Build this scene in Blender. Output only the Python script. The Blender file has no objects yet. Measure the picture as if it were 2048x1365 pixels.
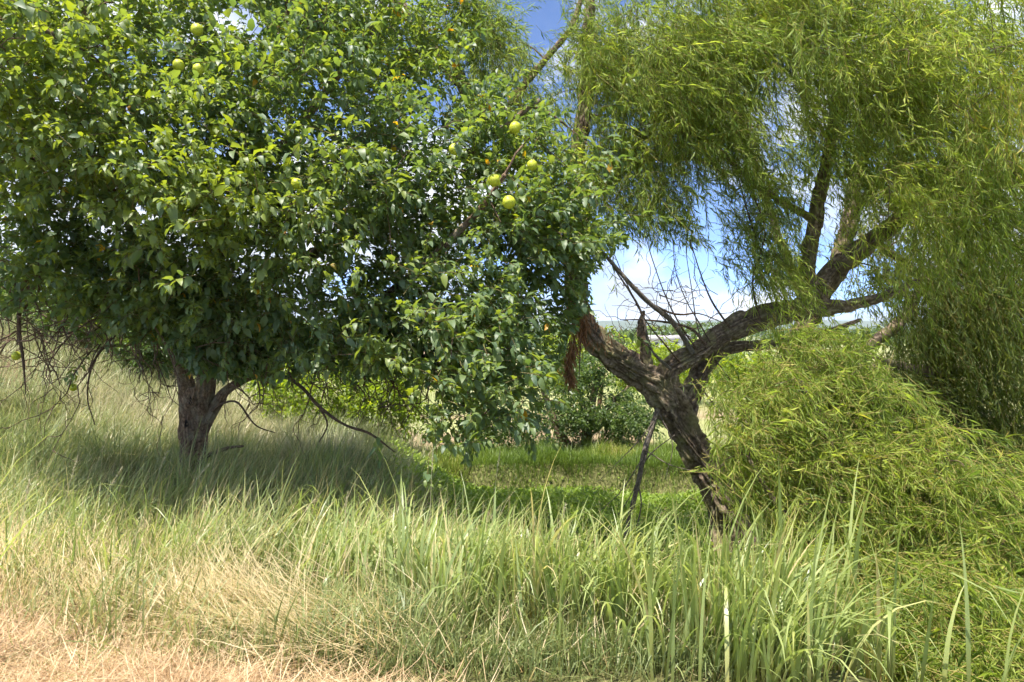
import bpy, math
import numpy as np
from mathutils import Matrix, Vector

# ------------------------------------------------------------------ camera, sky, sun, exposure
scene = bpy.context.scene
COL = scene.collection
CZ = 1.6                       # eye height above the mown plateau
FPX = 1365.0                   # focal length in photograph pixels (24 mm on 36 mm, 2048 px wide)

cam_d = bpy.data.cameras.new("camera")
cam = bpy.data.objects.new("camera", cam_d)
COL.objects.link(cam)
cam.location = (0, 0, CZ)
cam.rotation_euler = (math.radians(90), 0, 0)
cam_d.lens = 24
cam_d.sensor_width = 36
cam_d.clip_start = 0.05
cam_d.clip_end = 20000
scene.camera = cam

SUN_EL = math.radians(68)
SUN_AZ = math.radians(-142)      # measured from +Y (view direction) towards +X : high, over the photographer's left shoulder
SUN_DIR = Vector((math.sin(SUN_AZ) * math.cos(SUN_EL), math.cos(SUN_AZ) * math.cos(SUN_EL), math.sin(SUN_EL)))
sun_d = bpy.data.lights.new("sun", 'SUN')
sun_d.energy = 2.35
sun_d.angle = math.radians(0.55)
sun_d.color = (1.0, 0.94, 0.84)
sun = bpy.data.objects.new("sun", sun_d)
COL.objects.link(sun)
sun.rotation_euler = SUN_DIR.to_track_quat('Z', 'Y').to_euler()

world = bpy.data.worlds.new("World")
scene.world = world
world.use_nodes = True
wn = world.node_tree.nodes
wl = world.node_tree.links
wn.clear()
w_out = wn.new('ShaderNodeOutputWorld')
w_sky = wn.new('ShaderNodeTexSky')
w_sky.sky_type = 'NISHITA'
w_sky.sun_disc = False
w_sky.sun_elevation = SUN_EL
w_sky.sun_rotation = SUN_AZ
w_sky.air_density = 0.5
w_sky.dust_density = 0.0
w_sky.ozone_density = 3.0
w_sky.altitude = 6000
w_bg = wn.new('ShaderNodeBackground')
w_bg.inputs['Strength'].default_value = 0.12
w_cbg = wn.new('ShaderNodeBackground')
w_cbg.inputs['Strength'].default_value = 0.34
w_mix = wn.new('ShaderNodeMixShader')
w_tc = wn.new('ShaderNodeTexCoord')
w_map = wn.new('ShaderNodeMapping')
w_map.inputs['Location'].default_value = (8.36, 7.71, 8.92)
w_map.inputs['Scale'].default_value = (1.0, 1.0, 1.7)
w_no = wn.new('ShaderNodeTexNoise')
w_no.inputs['Scale'].default_value = 3.4
w_no.inputs['Detail'].default_value = 9
w_no.inputs['Roughness'].default_value = 0.56
w_no.inputs['Distortion'].default_value = 0.25
w_rp = wn.new('ShaderNodeValToRGB')
w_rp.color_ramp.elements[0].position = 0.445
w_rp.color_ramp.elements[1].position = 0.525
w_no2 = wn.new('ShaderNodeTexNoise')
w_no2.inputs['Scale'].default_value = 7
w_no2.inputs['Detail'].default_value = 5
w_rp2 = wn.new('ShaderNodeValToRGB')
w_rp2.color_ramp.elements[0].color = (0.42, 0.50, 0.62, 1)
w_rp2.color_ramp.elements[0].position = 0.40
w_rp2.color_ramp.elements[1].color = (0.95, 0.97, 1.0, 1)
w_rp2.color_ramp.elements[1].position = 0.62
wl.new(w_tc.outputs['Generated'], w_map.inputs['Vector'])
wl.new(w_map.outputs['Vector'], w_no.inputs['Vector'])
wl.new(w_map.outputs['Vector'], w_no2.inputs['Vector'])
wl.new(w_no.outputs['Fac'], w_rp.inputs['Fac'])
wl.new(w_no2.outputs['Fac'], w_rp2.inputs['Fac'])
wl.new(w_rp2.outputs['Color'], w_cbg.inputs['Color'])
w_hs = wn.new('ShaderNodeHueSaturation')
w_hs.inputs['Saturation'].default_value = 1.06
wl.new(w_sky.outputs['Color'], w_hs.inputs['Color'])
wl.new(w_hs.outputs['Color'], w_bg.inputs['Color'])
wl.new(w_rp.outputs['Color'], w_mix.inputs['Fac'])
wl.new(w_bg.outputs['Background'], w_mix.inputs[1])
wl.new(w_cbg.outputs['Background'], w_mix.inputs[2])
wl.new(w_mix.outputs['Shader'], w_out.inputs['Surface'])

scene.view_settings.view_transform = 'Standard'
scene.view_settings.look = 'None'
scene.view_settings.gamma = 1
scene.view_settings.exposure = 2.3
scene.view_settings.use_curve_mapping = False
scene.cycles.max_bounces = 9
scene.cycles.diffuse_bounces = 5
scene.cycles.transmission_bounces = 6
scene.cycles.glossy_bounces = 2
scene.cycles.sample_clamp_indirect = 6
scene.cycles.use_denoising = True
scene.cycles.use_adaptive_sampling = True
scene.cycles.adaptive_threshold = 0.03

rng = np.random.default_rng(7)

# ------------------------------------------------------------------ helpers
def P(px, py, Y):
    """point seen at a photograph pixel, at distance Y along the view"""
    return np.array([(px - 1024) / FPX * Y, Y, CZ - (py - 682.5) / FPX * Y])

def norm(v):
    return v / np.maximum(np.linalg.norm(v, axis=-1, keepdims=True), 1e-9)

def smooth(a, b, x):
    t = np.clip((x - a) / (b - a), 0, 1)
    return t * t * (3 - 2 * t)

def _hash(i, j, k, s):
    h = (i * 374761393 + j * 668265263 + k * 2147483647 + s * 974634777) & 0x7fffffff
    h = ((h ^ (h >> 13)) * 1274126177) & 0x7fffffff
    h = h ^ (h >> 16)
    return (h & 0xffff) / 65535.0

def noise3(x, y, z, s=0):
    x, y, z = np.broadcast_arrays(np.asarray(x, float), np.asarray(y, float), np.asarray(z, float))
    xi = np.floor(x).astype(np.int64); yi = np.floor(y).astype(np.int64); zi = np.floor(z).astype(np.int64)
    fx = x - xi; fy = y - yi; fz = z - zi
    fx = fx * fx * (3 - 2 * fx); fy = fy * fy * (3 - 2 * fy); fz = fz * fz * (3 - 2 * fz)
    r = 0
    for a in (0, 1):
        wx = fx if a else 1 - fx
        for b in (0, 1):
            wy = fy if b else 1 - fy
            for c in (0, 1):
                wz = fz if c else 1 - fz
                r = r + wx * wy * wz * _hash(xi + a, yi + b, zi + c, s)
    return r

def fbm(x, y, z=0.0, s=0, o=3):
    r = 0; a = 0.5; t = 0
    for k in range(o):
        r = r + a * noise3(np.asarray(x) * 2 ** k, np.asarray(y) * 2 ** k, np.asarray(z) * 2 ** k, s + k)
        t += a; a *= 0.5
    return r / t

def tag(o, label=None, cat=None, group=None, kind=None):
    if label: o["label"] = label
    if cat: o["category"] = cat
    if group: o["group"] = group
    if kind: o["kind"] = kind
    return o

def make_mesh(name, V, quads=None, tris=None, attrs=None, mat=None, smooth_shade=False):
    me = bpy.data.meshes.new(name)
    V = np.ascontiguousarray(V, dtype=np.float32).reshape(-1, 3)
    parts = []; starts = []; tot = 0; nf = 0
    for F, k in ((quads, 4), (tris, 3)):
        if F is None or len(F) == 0: continue
        F = np.asarray(F, dtype=np.int32).reshape(-1, k)
        parts.append(F.ravel()); starts.append(tot + np.arange(len(F), dtype=np.int32) * k)
        tot += F.size; nf += len(F)
    loops = np.concatenate(parts); st = np.concatenate(starts).astype(np.int32)
    me.vertices.add(len(V)); me.vertices.foreach_set("co", V.ravel())
    me.loops.add(tot); me.loops.foreach_set("vertex_index", loops)
    me.polygons.add(nf); me.polygons.foreach_set("loop_start", st)
    if smooth_shade:
        me.polygons.foreach_set("use_smooth", np.ones(nf, dtype=bool))
    for k, a in (attrs or {}).items():
        at = me.attributes.new(k, 'FLOAT', 'POINT')
        at.data.foreach_set("value", np.ascontiguousarray(a, dtype=np.float32).ravel())
    me.update(calc_edges=True)
    if mat: me.materials.append(mat)
    return me

def link(name, me, parent=None, loc=None):
    o = bpy.data.objects.new(name, me)
    COL.objects.link(o)
    if parent is not None:
        o.parent = parent
        o.matrix_parent_inverse = Matrix.Translation(parent.location).inverted()
    if loc is not None: o.location = loc
    return o

def empty(name, loc):
    o = bpy.data.objects.new(name, None)
    COL.objects.link(o)
    o.location = tuple(float(c) for c in loc)
    o.empty_display_size = 0.2
    return o

def catmull(pts, n):
    pts = np.asarray(pts, float)
    ext = np.vstack([2 * pts[0] - pts[1], pts, 2 * pts[-1] - pts[-2]])
    seg = len(pts) - 1
    u = np.linspace(0, seg, n)
    i = np.minimum(u.astype(int), seg - 1); t = (u - i)[:, None]
    p0, p1, p2, p3 = ext[i], ext[i + 1], ext[i + 2], ext[i + 3]
    return 0.5 * (2 * p1 + (p2 - p0) * t + (2 * p0 - 5 * p1 + 4 * p2 - p3) * t ** 2 + (3 * p1 - p0 - 3 * p2 + p3) * t ** 3)

def frames(path):
    T = norm(np.gradient(path, axis=0))
    ref = np.array([0.0, 1.0, 0.0]) if abs(T[0][1]) < 0.8 else np.array([1.0, 0, 0])
    A = np.zeros_like(T)
    a = ref
    for i in range(len(T)):
        a = a - T[i] * np.dot(a, T[i]); a = a / max(np.linalg.norm(a), 1e-9)
        A[i] = a
    return T, A, np.cross(T, A)

def limb_geo(pts, sides=28, seg=0.035, furrow=0.12, wob=0.08, seed=0, along=2.2, across=4.0):
    """one barked limb: pts rows are x,y,z,r"""
    pts = np.asarray(pts, float)
    L = np.linalg.norm(np.diff(pts[:, :3], axis=0), axis=1).sum()
    n = max(6, int(L / seg))
    c = catmull(pts, n)
    path, r = c[:, :3], np.maximum(c[:, 3], 0.003)
    s = np.concatenate([[0], np.cumsum(np.linalg.norm(np.diff(path, axis=0), axis=1))])
    jit = np.stack([fbm(s * 2.3, seed * 1.7 + k * 9.1, 0.3, seed + k) - 0.5 for k in range(3)], 1)
    path = path + jit * np.minimum(r, 0.12)[:, None] * wob * 6
    T, A, B = frames(path)
    th = np.linspace(0, 2 * np.pi, sides, endpoint=False)
    ct, sn = np.cos(th)[None], np.sin(th)[None]
    tw = s[:, None] * 0.5
    ca, sa = np.cos(th[None] + tw), np.sin(th[None] + tw)
    f = fbm(ca * across, sa * across, s[:, None] * along + 0.35 * np.sin(s[:, None] * 9 + 3 * ca), seed + 11, 2)
    ridge = 1 - np.abs(2 * f - 1) * 3.2
    ridge = np.clip(ridge, -0.6, 1)
    plates = fbm(ca * across * .8, sa * across * .8, s[:, None] * along * 4.5, seed + 91, 2)
    ridge = np.clip(ridge + 0.9 * smooth(.56, .66, plates), -0.6, 1) - 0.25 * (plates - .5)
    big = fbm(ca * 1.2, sa * 1.2, s[:, None] * 1.3, seed + 31, 2) - 0.5
    R = r[:, None] * (1 + wob * 2.4 * big - furrow * ridge)
    V = path[:, None] + (A[:, None] * ct[..., None] + B[:, None] * sn[..., None]) * R[..., None]
    i = np.arange(n - 1)[:, None] * sides; j = np.arange(sides)[None]; j2 = (j + 1) % sides
    Q = np.stack([i + j, i + j2, i + sides + j2, i + sides + j], -1).reshape(-1, 4)
    V = V.reshape(-1, 3)
    var = np.repeat(fbm(s * 3, seed, 0, seed + 5), sides)
    crev = np.clip(ridge, 0, 1).ravel()
    V = np.vstack([V, path[-1:]])
    e = len(V) - 1
    b = (n - 1) * sides
    Tn = np.stack([b + np.arange(sides), b + (np.arange(sides) + 1) % sides, np.full(sides, e)], -1)
    return V, Q, Tn, np.append(var, 0.5), np.append(crev, 0.0), path, r

def limb(name, pts, mat, parent, **k):
    V, Q, T3, var, crev, path, r = limb_geo(pts, **k)
    o = link(name, make_mesh(name, V, Q, T3, {"var": var, "crev": crev}, mat, True), parent)
    return o, path, r

def tubes(paths, radii, sides=3):
    """many thin stems with the same number of points; paths (N,K,3), radii (N,K)"""
    N, K, _ = paths.shape
    T = norm(np.gradient(paths, axis=1))
    ref = np.where(np.abs(T[..., 2:3]) < 0.75, np.array([0, 0, 1.0]), np.array([1.0, 0, 0]))
    A = norm(np.cross(T, ref)); B = np.cross(T, A)
    th = np.arange(sides) * 2 * np.pi / sides
    V = paths[:, :, None] + (A[:, :, None] * np.cos(th)[:, None] + B[:, :, None] * np.sin(th)[:, None]) * radii[:, :, None, None]
    base = (np.arange(N) * K * sides)[:, None, None]
    i = (np.arange(K - 1) * sides)[None, :, None]; j = np.arange(sides)[None, None]; j2 = (j + 1) % sides
    Q = np.stack([base + i + j, base + i + j2, base + i + sides + j2, base + i + sides + j], -1).reshape(-1, 4)
    return V.reshape(-1, 3), Q

LEAF_U = np.array([0.0, 0.30, 0.30, 0.30, 0.68, 0.68, 0.68, 1.0])
LEAF_V = np.array([0.0, -0.5, 0.0, 0.5, -0.36, 0.0, 0.36, 0.0])
LEAF_Q = np.array([[1, 4, 5, 2], [2, 5, 6, 3]])
LEAF_T = np.array([[0, 1, 2], [0, 2, 3], [4, 7, 5], [5, 7, 6]])

def bend_local(U, curv, L):
    c = np.where(np.abs(curv) < 1e-3, 1e-3, curv)
    return L * np.sin(c * U) / c, -L * (1 - np.cos(c * U)) / c

def broad_leaves(base, d, n, L, W, curv, fold, var):
    """ovate leaves with a folded midrib and an arched blade"""
    N = len(base)
    d = norm(d); s = norm(np.cross(n, d)); n = np.cross(d, s)
    U = np.broadcast_to(LEAF_U, (N, 8)); Vv = np.broadcast_to(LEAF_V, (N, 8))
    x, z = bend_local(U, curv[:, None], L[:, None])
    y = Vv * W[:, None]
    z = z + np.abs(y) * fold[:, None]
    P3 = base[:, None] + d[:, None] * x[..., None] + s[:, None] * y[..., None] + n[:, None] * z[..., None]
    o = (np.arange(N) * 8)[:, None, None]
    return P3.reshape(-1, 3), (LEAF_Q[None] + o).reshape(-1, 4), (LEAF_T[None] + o).reshape(-1, 3), np.repeat(var, 8)

def kite_leaves(base, d, n, L, W, curv, var):
    N = len(base)
    d = norm(d); s = norm(np.cross(n, d)); n = np.cross(d, s)
    L_ = L[:, None]; W_ = W[:, None]; c_ = np.clip(curv, -1, 1.6)[:, None]
    V = np.stack([base, base + d * L_ * .42 - s * W_ * .5, base + d * L_ * .96 - n * L_ * .35 * c_, base + d * L_ * .42 + s * W_ * .5], 1)
    o = (np.arange(N) * 4)[:, None, None]
    return V.reshape(-1, 3), np.zeros((0, 4), int), (np.array([[0, 1, 2], [0, 2, 3]])[None] + o).reshape(-1, 3), np.repeat(var, 4)

def slim_leaves(base, d, n, L, W, curv, var):
    N = len(base)
    d = norm(d); s = norm(np.cross(n, d)); n = np.cross(d, s)
    U = np.broadcast_to(np.array([0, .35, .35, .7, .7, 1.0]), (N, 6))
    y = np.array([0, -.5, .5, -.42, .42, 0])[None] * W[:, None]
    x, z = bend_local(U, curv[:, None], L[:, None])
    P3 = base[:, None] + d[:, None] * x[..., None] + s[:, None] * y[..., None] + n[:, None] * z[..., None]
    o = (np.arange(N) * 6)[:, None, None]
    Q = (np.array([[1, 3, 4, 2]])[None] + o).reshape(-1, 4)
    T = (np.array([[0, 1, 2], [3, 5, 4]])[None] + o).reshape(-1, 3)
    return P3.reshape(-1, 3), Q, T, np.repeat(var, 6)

def blades(root, az, th0, curv, L, W, var, K=4, kinkp=1.4, twist=0.0):
    """grass blades: strips that leave the root at angle th0 from vertical and bend over by curv"""
    N = len(root)
    t = np.linspace(0, 1, K + 1)
    tm = (t[1:] + t[:-1]) / 2
    th = th0[:, None] + curv[:, None] * tm[None] ** kinkp
    h = np.concatenate([np.zeros((N, 1)), np.cumsum(np.sin(th), 1)], 1) * (L / K)[:, None]
    v = np.concatenate([np.zeros((N, 1)), np.cumsum(np.cos(th), 1)], 1) * (L / K)[:, None]
    H = np.stack([np.cos(az), np.sin(az), 0 * az], -1)
    S = np.stack([-np.sin(az + twist), np.cos(az + twist), 0 * az], -1)
    C = root[:, None] + H[:, None] * h[..., None] + np.array([0, 0, 1.0]) * v[..., None]
    prof = (1 - t[:-1] ** 2.2) * (0.55 + 0.45 * np.minimum(1, t[:-1] * 4))
    Wd = W[:, None] * prof[None] * 0.5
    Lf = C[:, :-1] - S[:, None] * Wd[..., None]; Rt = C[:, :-1] + S[:, None] * Wd[..., None]
    V = np.concatenate([np.stack([Lf, Rt], 2).reshape(N, 2 * K, 3), C[:, -1:]], 1)
    m = 2 * K + 1
    o = (np.arange(N) * m)[:, None, None]
    q = np.array([[2 * i, 2 * i + 1, 2 * i + 3, 2 * i + 2] for i in range(K - 1)])
    Q = (q[None] + o).reshape(-1, 4)
    T = (np.array([[2 * K - 2, 2 * K - 1, 2 * K]])[None] + o).reshape(-1, 3)
    tt = np.concatenate([np.repeat(t[:-1], 2), [1.0]])
    return V.reshape(-1, 3), Q, T, np.repeat(var, m), np.tile(tt, N)

def cat(lst):
    """merge (V,Q,T,*attrs) tuples"""
    Vs, Qs, Ts = [], [], []; at = None; off = 0
    for g in lst:
        V, Q, T = g[:3]
        Vs.append(V); Qs.append(Q + off); Ts.append(T + off); off += len(V)
        if at is None: at = [[] for _ in g[3:]]
        for a, b in zip(at, g[3:]): a.append(b)
    return (np.vstack(Vs), np.vstack(Qs), np.vstack(Ts), *[np.concatenate(a) for a in at])

def rand_dirs(n):
    return norm(rng.normal(size=(n, 3)))

# ------------------------------------------------------------------ materials
def new_mat(name):
    m = bpy.data.materials.new(name); m.use_nodes = True
    nt = m.node_tree; nt.nodes.clear()
    return m, nt.nodes, nt.links

def ramp(nodes, stops):
    r = nodes.new('ShaderNodeValToRGB')
    e = r.color_ramp.elements
    e[0].position, e[0].color = stops[0][0], (*stops[0][1], 1)
    e[1].position, e[1].color = stops[-1][0], (*stops[-1][1], 1)
    for p, c in stops[1:-1]:
        k = e.new(p); k.color = (*c, 1)
    return r

def leaf_mat(name, stops, tr_gain=(2.2, 2.3, 1.2), tr=0.42, rough=0.42, spec=0.5, tip=None, coat=0.0):
    m, N, Lk = new_mat(name)
    out = N.new('ShaderNodeOutputMaterial')
    a = N.new('ShaderNodeAttribute'); a.attribute_name = "var"
    r = ramp(N, stops)
    Lk.new(a.outputs['Fac'], r.inputs['Fac'])
    col = r.outputs['Color']
    if tip:
        t = N.new('ShaderNodeAttribute'); t.attribute_name = "t"
        rr = ramp(N, tip)
        Lk.new(t.outputs['Fac'], rr.inputs['Fac'])
        mx = N.new('ShaderNodeMix'); mx.data_type = 'RGBA'; mx.blend_type = 'MULTIPLY'
        mx.inputs['Factor'].default_value = 1
        Lk.new(col, mx.inputs['A']); Lk.new(rr.outputs['Color'], mx.inputs['B'])
        col = mx.outputs['Result']
    b = N.new('ShaderNodeBsdfPrincipled')
    b.inputs['Roughness'].default_value = rough
    b.inputs['Specular IOR Level'].default_value = spec
    b.inputs['Coat Weight'].default_value = coat
    b.inputs['Coat Roughness'].default_value = 0.3
    g = N.new('ShaderNodeMix'); g.data_type = 'RGBA'; g.blend_type = 'MULTIPLY'
    g.inputs['Factor'].default_value = 1
    g.inputs['B'].default_value = (*tr_gain, 1)
    Lk.new(col, g.inputs['A'])
    tl = N.new('ShaderNodeBsdfTranslucent')
    Lk.new(g.outputs['Result'], tl.inputs['Color'])
    Lk.new(col, b.inputs['Base Color'])
    mix = N.new('ShaderNodeMixShader'); mix.inputs['Fac'].default_value = tr
    Lk.new(b.outputs['BSDF'], mix.inputs[1]); Lk.new(tl.outputs['BSDF'], mix.inputs[2])
    Lk.new(mix.outputs['Shader'], out.inputs['Surface'])
    return m

def bark_mat(name, c_dark, c_mid, c_light, moss=None, scale=1.0, bump=0.6):
    m, N, Lk = new_mat(name)
    out = N.new('ShaderNodeOutputMaterial')
    tc = N.new('ShaderNodeTexCoord')
    n1 = N.new('ShaderNodeTexNoise'); n1.inputs['Scale'].default_value = 28 * scale; n1.inputs['Detail'].default_value = 8
    n2 = N.new('ShaderNodeTexNoise'); n2.inputs['Scale'].default_value = 5 * scale; n2.inputs['Detail'].default_value = 5
    Lk.new(tc.outputs['Object'], n1.inputs['Vector']); Lk.new(tc.outputs['Object'], n2.inputs['Vector'])
    r = ramp(N, [(0.3, c_dark), (0.52, c_mid), (0.75, c_light)])
    Lk.new(n1.outputs['Fac'], r.inputs['Fac'])
    a = N.new('ShaderNodeAttribute'); a.attribute_name = "crev"
    mx = N.new('ShaderNodeMix'); mx.data_type = 'RGBA'
    mx.inputs['B'].default_value = (*c_dark, 1)
    mm = N.new('ShaderNodeMath'); mm.operation = 'MULTIPLY'; mm.inputs[1].default_value = 0.75
    Lk.new(a.outputs['Fac'], mm.inputs[0]); Lk.new(mm.outputs[0], mx.inputs['Factor'])
    Lk.new(r.outputs['Color'], mx.inputs['A'])
    col = mx.outputs['Result']
    if moss:
        mr = ramp(N, [(0.46, (0, 0, 0)), (0.66, (1, 1, 1))])
        Lk.new(n2.outputs['Fac'], mr.inputs['Fac'])
        m2 = N.new('ShaderNodeMix'); m2.data_type = 'RGBA'
        m2.inputs['B'].default_value = (*moss, 1)
        mm2 = N.new('ShaderNodeMath'); mm2.operation = 'MULTIPLY'; mm2.inputs[1].default_value = 0.6
        Lk.new(mr.outputs['Color'], mm2.inputs[0]); Lk.new(mm2.outputs[0], m2.inputs['Factor'])
        Lk.new(col, m2.inputs['A']); col = m2.outputs['Result']
    b = N.new('ShaderNodeBsdfPrincipled'); b.inputs['Roughness'].default_value = 0.9
    b.inputs['Specular IOR Level'].default_value = 0.2
    Lk.new(col, b.inputs['Base Color'])
    bp = N.new('ShaderNodeBump'); bp.inputs['Strength'].default_value = bump; bp.inputs['Distance'].default_value = 0.02
    Lk.new(n1.outputs['Fac'], bp.inputs['Height']); Lk.new(bp.outputs['Normal'], b.inputs['Normal'])
    Lk.new(b.outputs['BSDF'], out.inputs['Surface'])
    return m

M = {}
M['osage_leaf'] = leaf_mat("osage_leaf", [(0.0, (0.068, 0.118, 0.064)), (0.45, (0.105, 0.160, 0.074)), (0.80, (0.155, 0.205, 0.060)),
                                          (0.965, (0.17, 0.22, 0.03)), (0.985, (0.42, 0.28, 0.02)), (1.0, (0.45, 0.20, 0.02))],
                           tr_gain=(2.8, 2.6, 0.7), tr=0.38, rough=0.5, spec=0.7)
M['willow_leaf'] = leaf_mat("willow_leaf", [(0.0, (0.13, 0.195, 0.04)), (0.5, (0.265, 0.335, 0.065)), (0.93, (0.44, 0.48, 0.10)), (1.0, (0.42, 0.36, 0.08))],
                            tr_gain=(1.6, 1.66, 0.9), tr=0.5, rough=0.5, spec=0.4)
M['willow_leaf_shaded'] = leaf_mat("willow_leaf_shaded", [(0.0, (0.07, 0.11, 0.022)), (0.5, (0.115, 0.155, 0.028)), (1.0, (0.19, 0.215, 0.035))],
                            tr_gain=(2.2, 2.2, 1.2), tr=0.42, rough=0.5, spec=0.4)  # willow leaf darkened, shade of the right-hand curtain painted into its colour
M['shrub_leaf'] = leaf_mat("shrub_leaf", [(0.0, (0.10, 0.16, 0.025)), (0.6, (0.19, 0.25, 0.03)), (1.0, (0.33, 0.34, 0.04))], tr=0.45, tr_gain=(2.4, 2.3, 0.8))
M['small_tree_leaf'] = leaf_mat("small_tree_leaf", [(0.0, (0.05, 0.085, 0.03)), (0.6, (0.085, 0.13, 0.038)), (1.0, (0.15, 0.20, 0.045))], tr=0.38)
M['cover_leaf'] = leaf_mat("cover_leaf", [(0.0, (0.13, 0.20, 0.03)), (0.6, (0.23, 0.32, 0.045)), (1.0, (0.38, 0.43, 0.07))], tr=0.4, tr_gain=(1.7, 1.8, 1.0), rough=0.5)
GT = [(0.0, (0.75, 0.62, 0.42)), (0.35, (1, 1, 1)), (1.0, (1.1, 1.05, 0.9))]
M['green_grass'] = leaf_mat("green_grass", [(0.0, (0.15, 0.20, 0.08)), (0.45, (0.24, 0.285, 0.12)), (0.68, (0.34, 0.35, 0.17)), (0.80, (0.50, 0.42, 0.26)), (1.0, (0.62, 0.52, 0.36))],
                            tr=0.35, tr_gain=(1.5, 1.5, 1.0), rough=0.45, tip=GT)
M['broad_grass'] = leaf_mat("broad_grass", [(0.0, (0.17, 0.23, 0.085)), (0.55, (0.27, 0.33, 0.13)), (0.8, (0.38, 0.42, 0.16)), (0.9, (0.48, 0.46, 0.24)), (1.0, (0.58, 0.48, 0.30))],
                            tr=0.38, tr_gain=(1.6, 1.7, 0.9), rough=0.40, spec=0.6, tip=GT)
M['dry_grass'] = leaf_mat("dry_grass", [(0.0, (0.17, 0.21, 0.085)), (0.4, (0.31, 0.34, 0.17)), (0.7, (0.47, 0.44, 0.28)), (1.0, (0.60, 0.53, 0.38))], tr=0.3, tr_gain=(1.3, 1.3, 1.1), rough=0.5)
M['straw'] = leaf_mat("straw", [(0.0, (0.34, 0.22, 0.12)), (0.5, (0.62, 0.45, 0.27)), (0.85, (0.78, 0.62, 0.40)), (0.93, (0.66, 0.52, 0.32)), (0.95, (0.22, 0.26, 0.07)), (1.0, (0.2, 0.26, 0.06))], tr=0.25, tr_gain=(1.2, 1.15, 1.0), rough=0.5)
M['field_grass'] = leaf_mat("field_grass", [(0.0, (0.17, 0.21, 0.07)), (0.6, (0.29, 0.30, 0.13)), (1.0, (0.44, 0.38, 0.22))], tr=0.3, tr_gain=(1.3, 1.3, 1.0), rough=0.6)
M['bank_grass'] = leaf_mat("bank_grass", [(0.0, (0.09, 0.14, 0.035)), (0.5, (0.16, 0.23, 0.05)), (0.85, (0.27, 0.31, 0.08)), (1.0, (0.42, 0.37, 0.18))], tr=0.35, tr_gain=(1.6, 1.7, 0.9), rough=0.5)
M['dead_leaf'] = leaf_mat("dead_leaf", [(0.0, (0.14, 0.065, 0.03)), (0.6, (0.26, 0.125, 0.06)), (1.0, (0.38, 0.21, 0.11))], tr=0.25, tr_gain=(1.5, 1.2, 0.9), rough=0.7)
M['willow_bark'] = bark_mat("willow_bark", (0.06, 0.042, 0.030), (0.24, 0.18, 0.13), (0.45, 0.36, 0.27), moss=(0.24, 0.23, 0.10))
M['osage_bark'] = bark_mat("osage_bark", (0.07, 0.045, 0.03), (0.22, 0.145, 0.095), (0.38, 0.27, 0.18), moss=(0.26, 0.24, 0.18), scale=1.3)
M['twig_bark'] = bark_mat("twig_bark", (0.06, 0.04, 0.03), (0.14, 0.095, 0.065), (0.22, 0.16, 0.12), scale=2)
M['willow_twig'] = bark_mat("willow_twig", (0.18, 0.15, 0.045), (0.28, 0.24, 0.075), (0.36, 0.30, 0.11), scale=2)
M['dead_bark'] = bark_mat("dead_bark", (0.08, 0.065, 0.052), (0.20, 0.165, 0.135), (0.34, 0.30, 0.26), scale=2)
M['shoot_bark'] = bark_mat("shoot_bark", (0.09, 0.07, 0.03), (0.17, 0.14, 0.06), (0.24, 0.2, 0.09), scale=2)

def fruit_material():
    m, N, Lk = new_mat("osage_fruit_skin")
    out = N.new('ShaderNodeOutputMaterial'); b = N.new('ShaderNodeBsdfPrincipled')
    tc = N.new('ShaderNodeTexCoord'); vo = N.new('ShaderNodeTexVoronoi'); vo.inputs['Scale'].default_value = 130
    r = ramp(N, [(0.0, (0.50, 0.52, 0.035)), (0.6, (0.42, 0.46, 0.03)), (1.0, (0.24, 0.29, 0.025))])
    Lk.new(tc.outputs['Object'], vo.inputs['Vector']); Lk.new(vo.outputs['Distance'], r.inputs['Fac'])
    Lk.new(r.outputs['Color'], b.inputs['Base Color'])
    b.inputs['Roughness'].default_value = 0.5
    b.inputs['Subsurface Weight'].default_value = 0.25
    b.inputs['Subsurface Radius'].default_value = (0.02, 0.02, 0.004)
    Lk.new(b.outputs['BSDF'], out.inputs['Surface'])
    return m
M['fruit'] = fruit_material()

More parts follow.
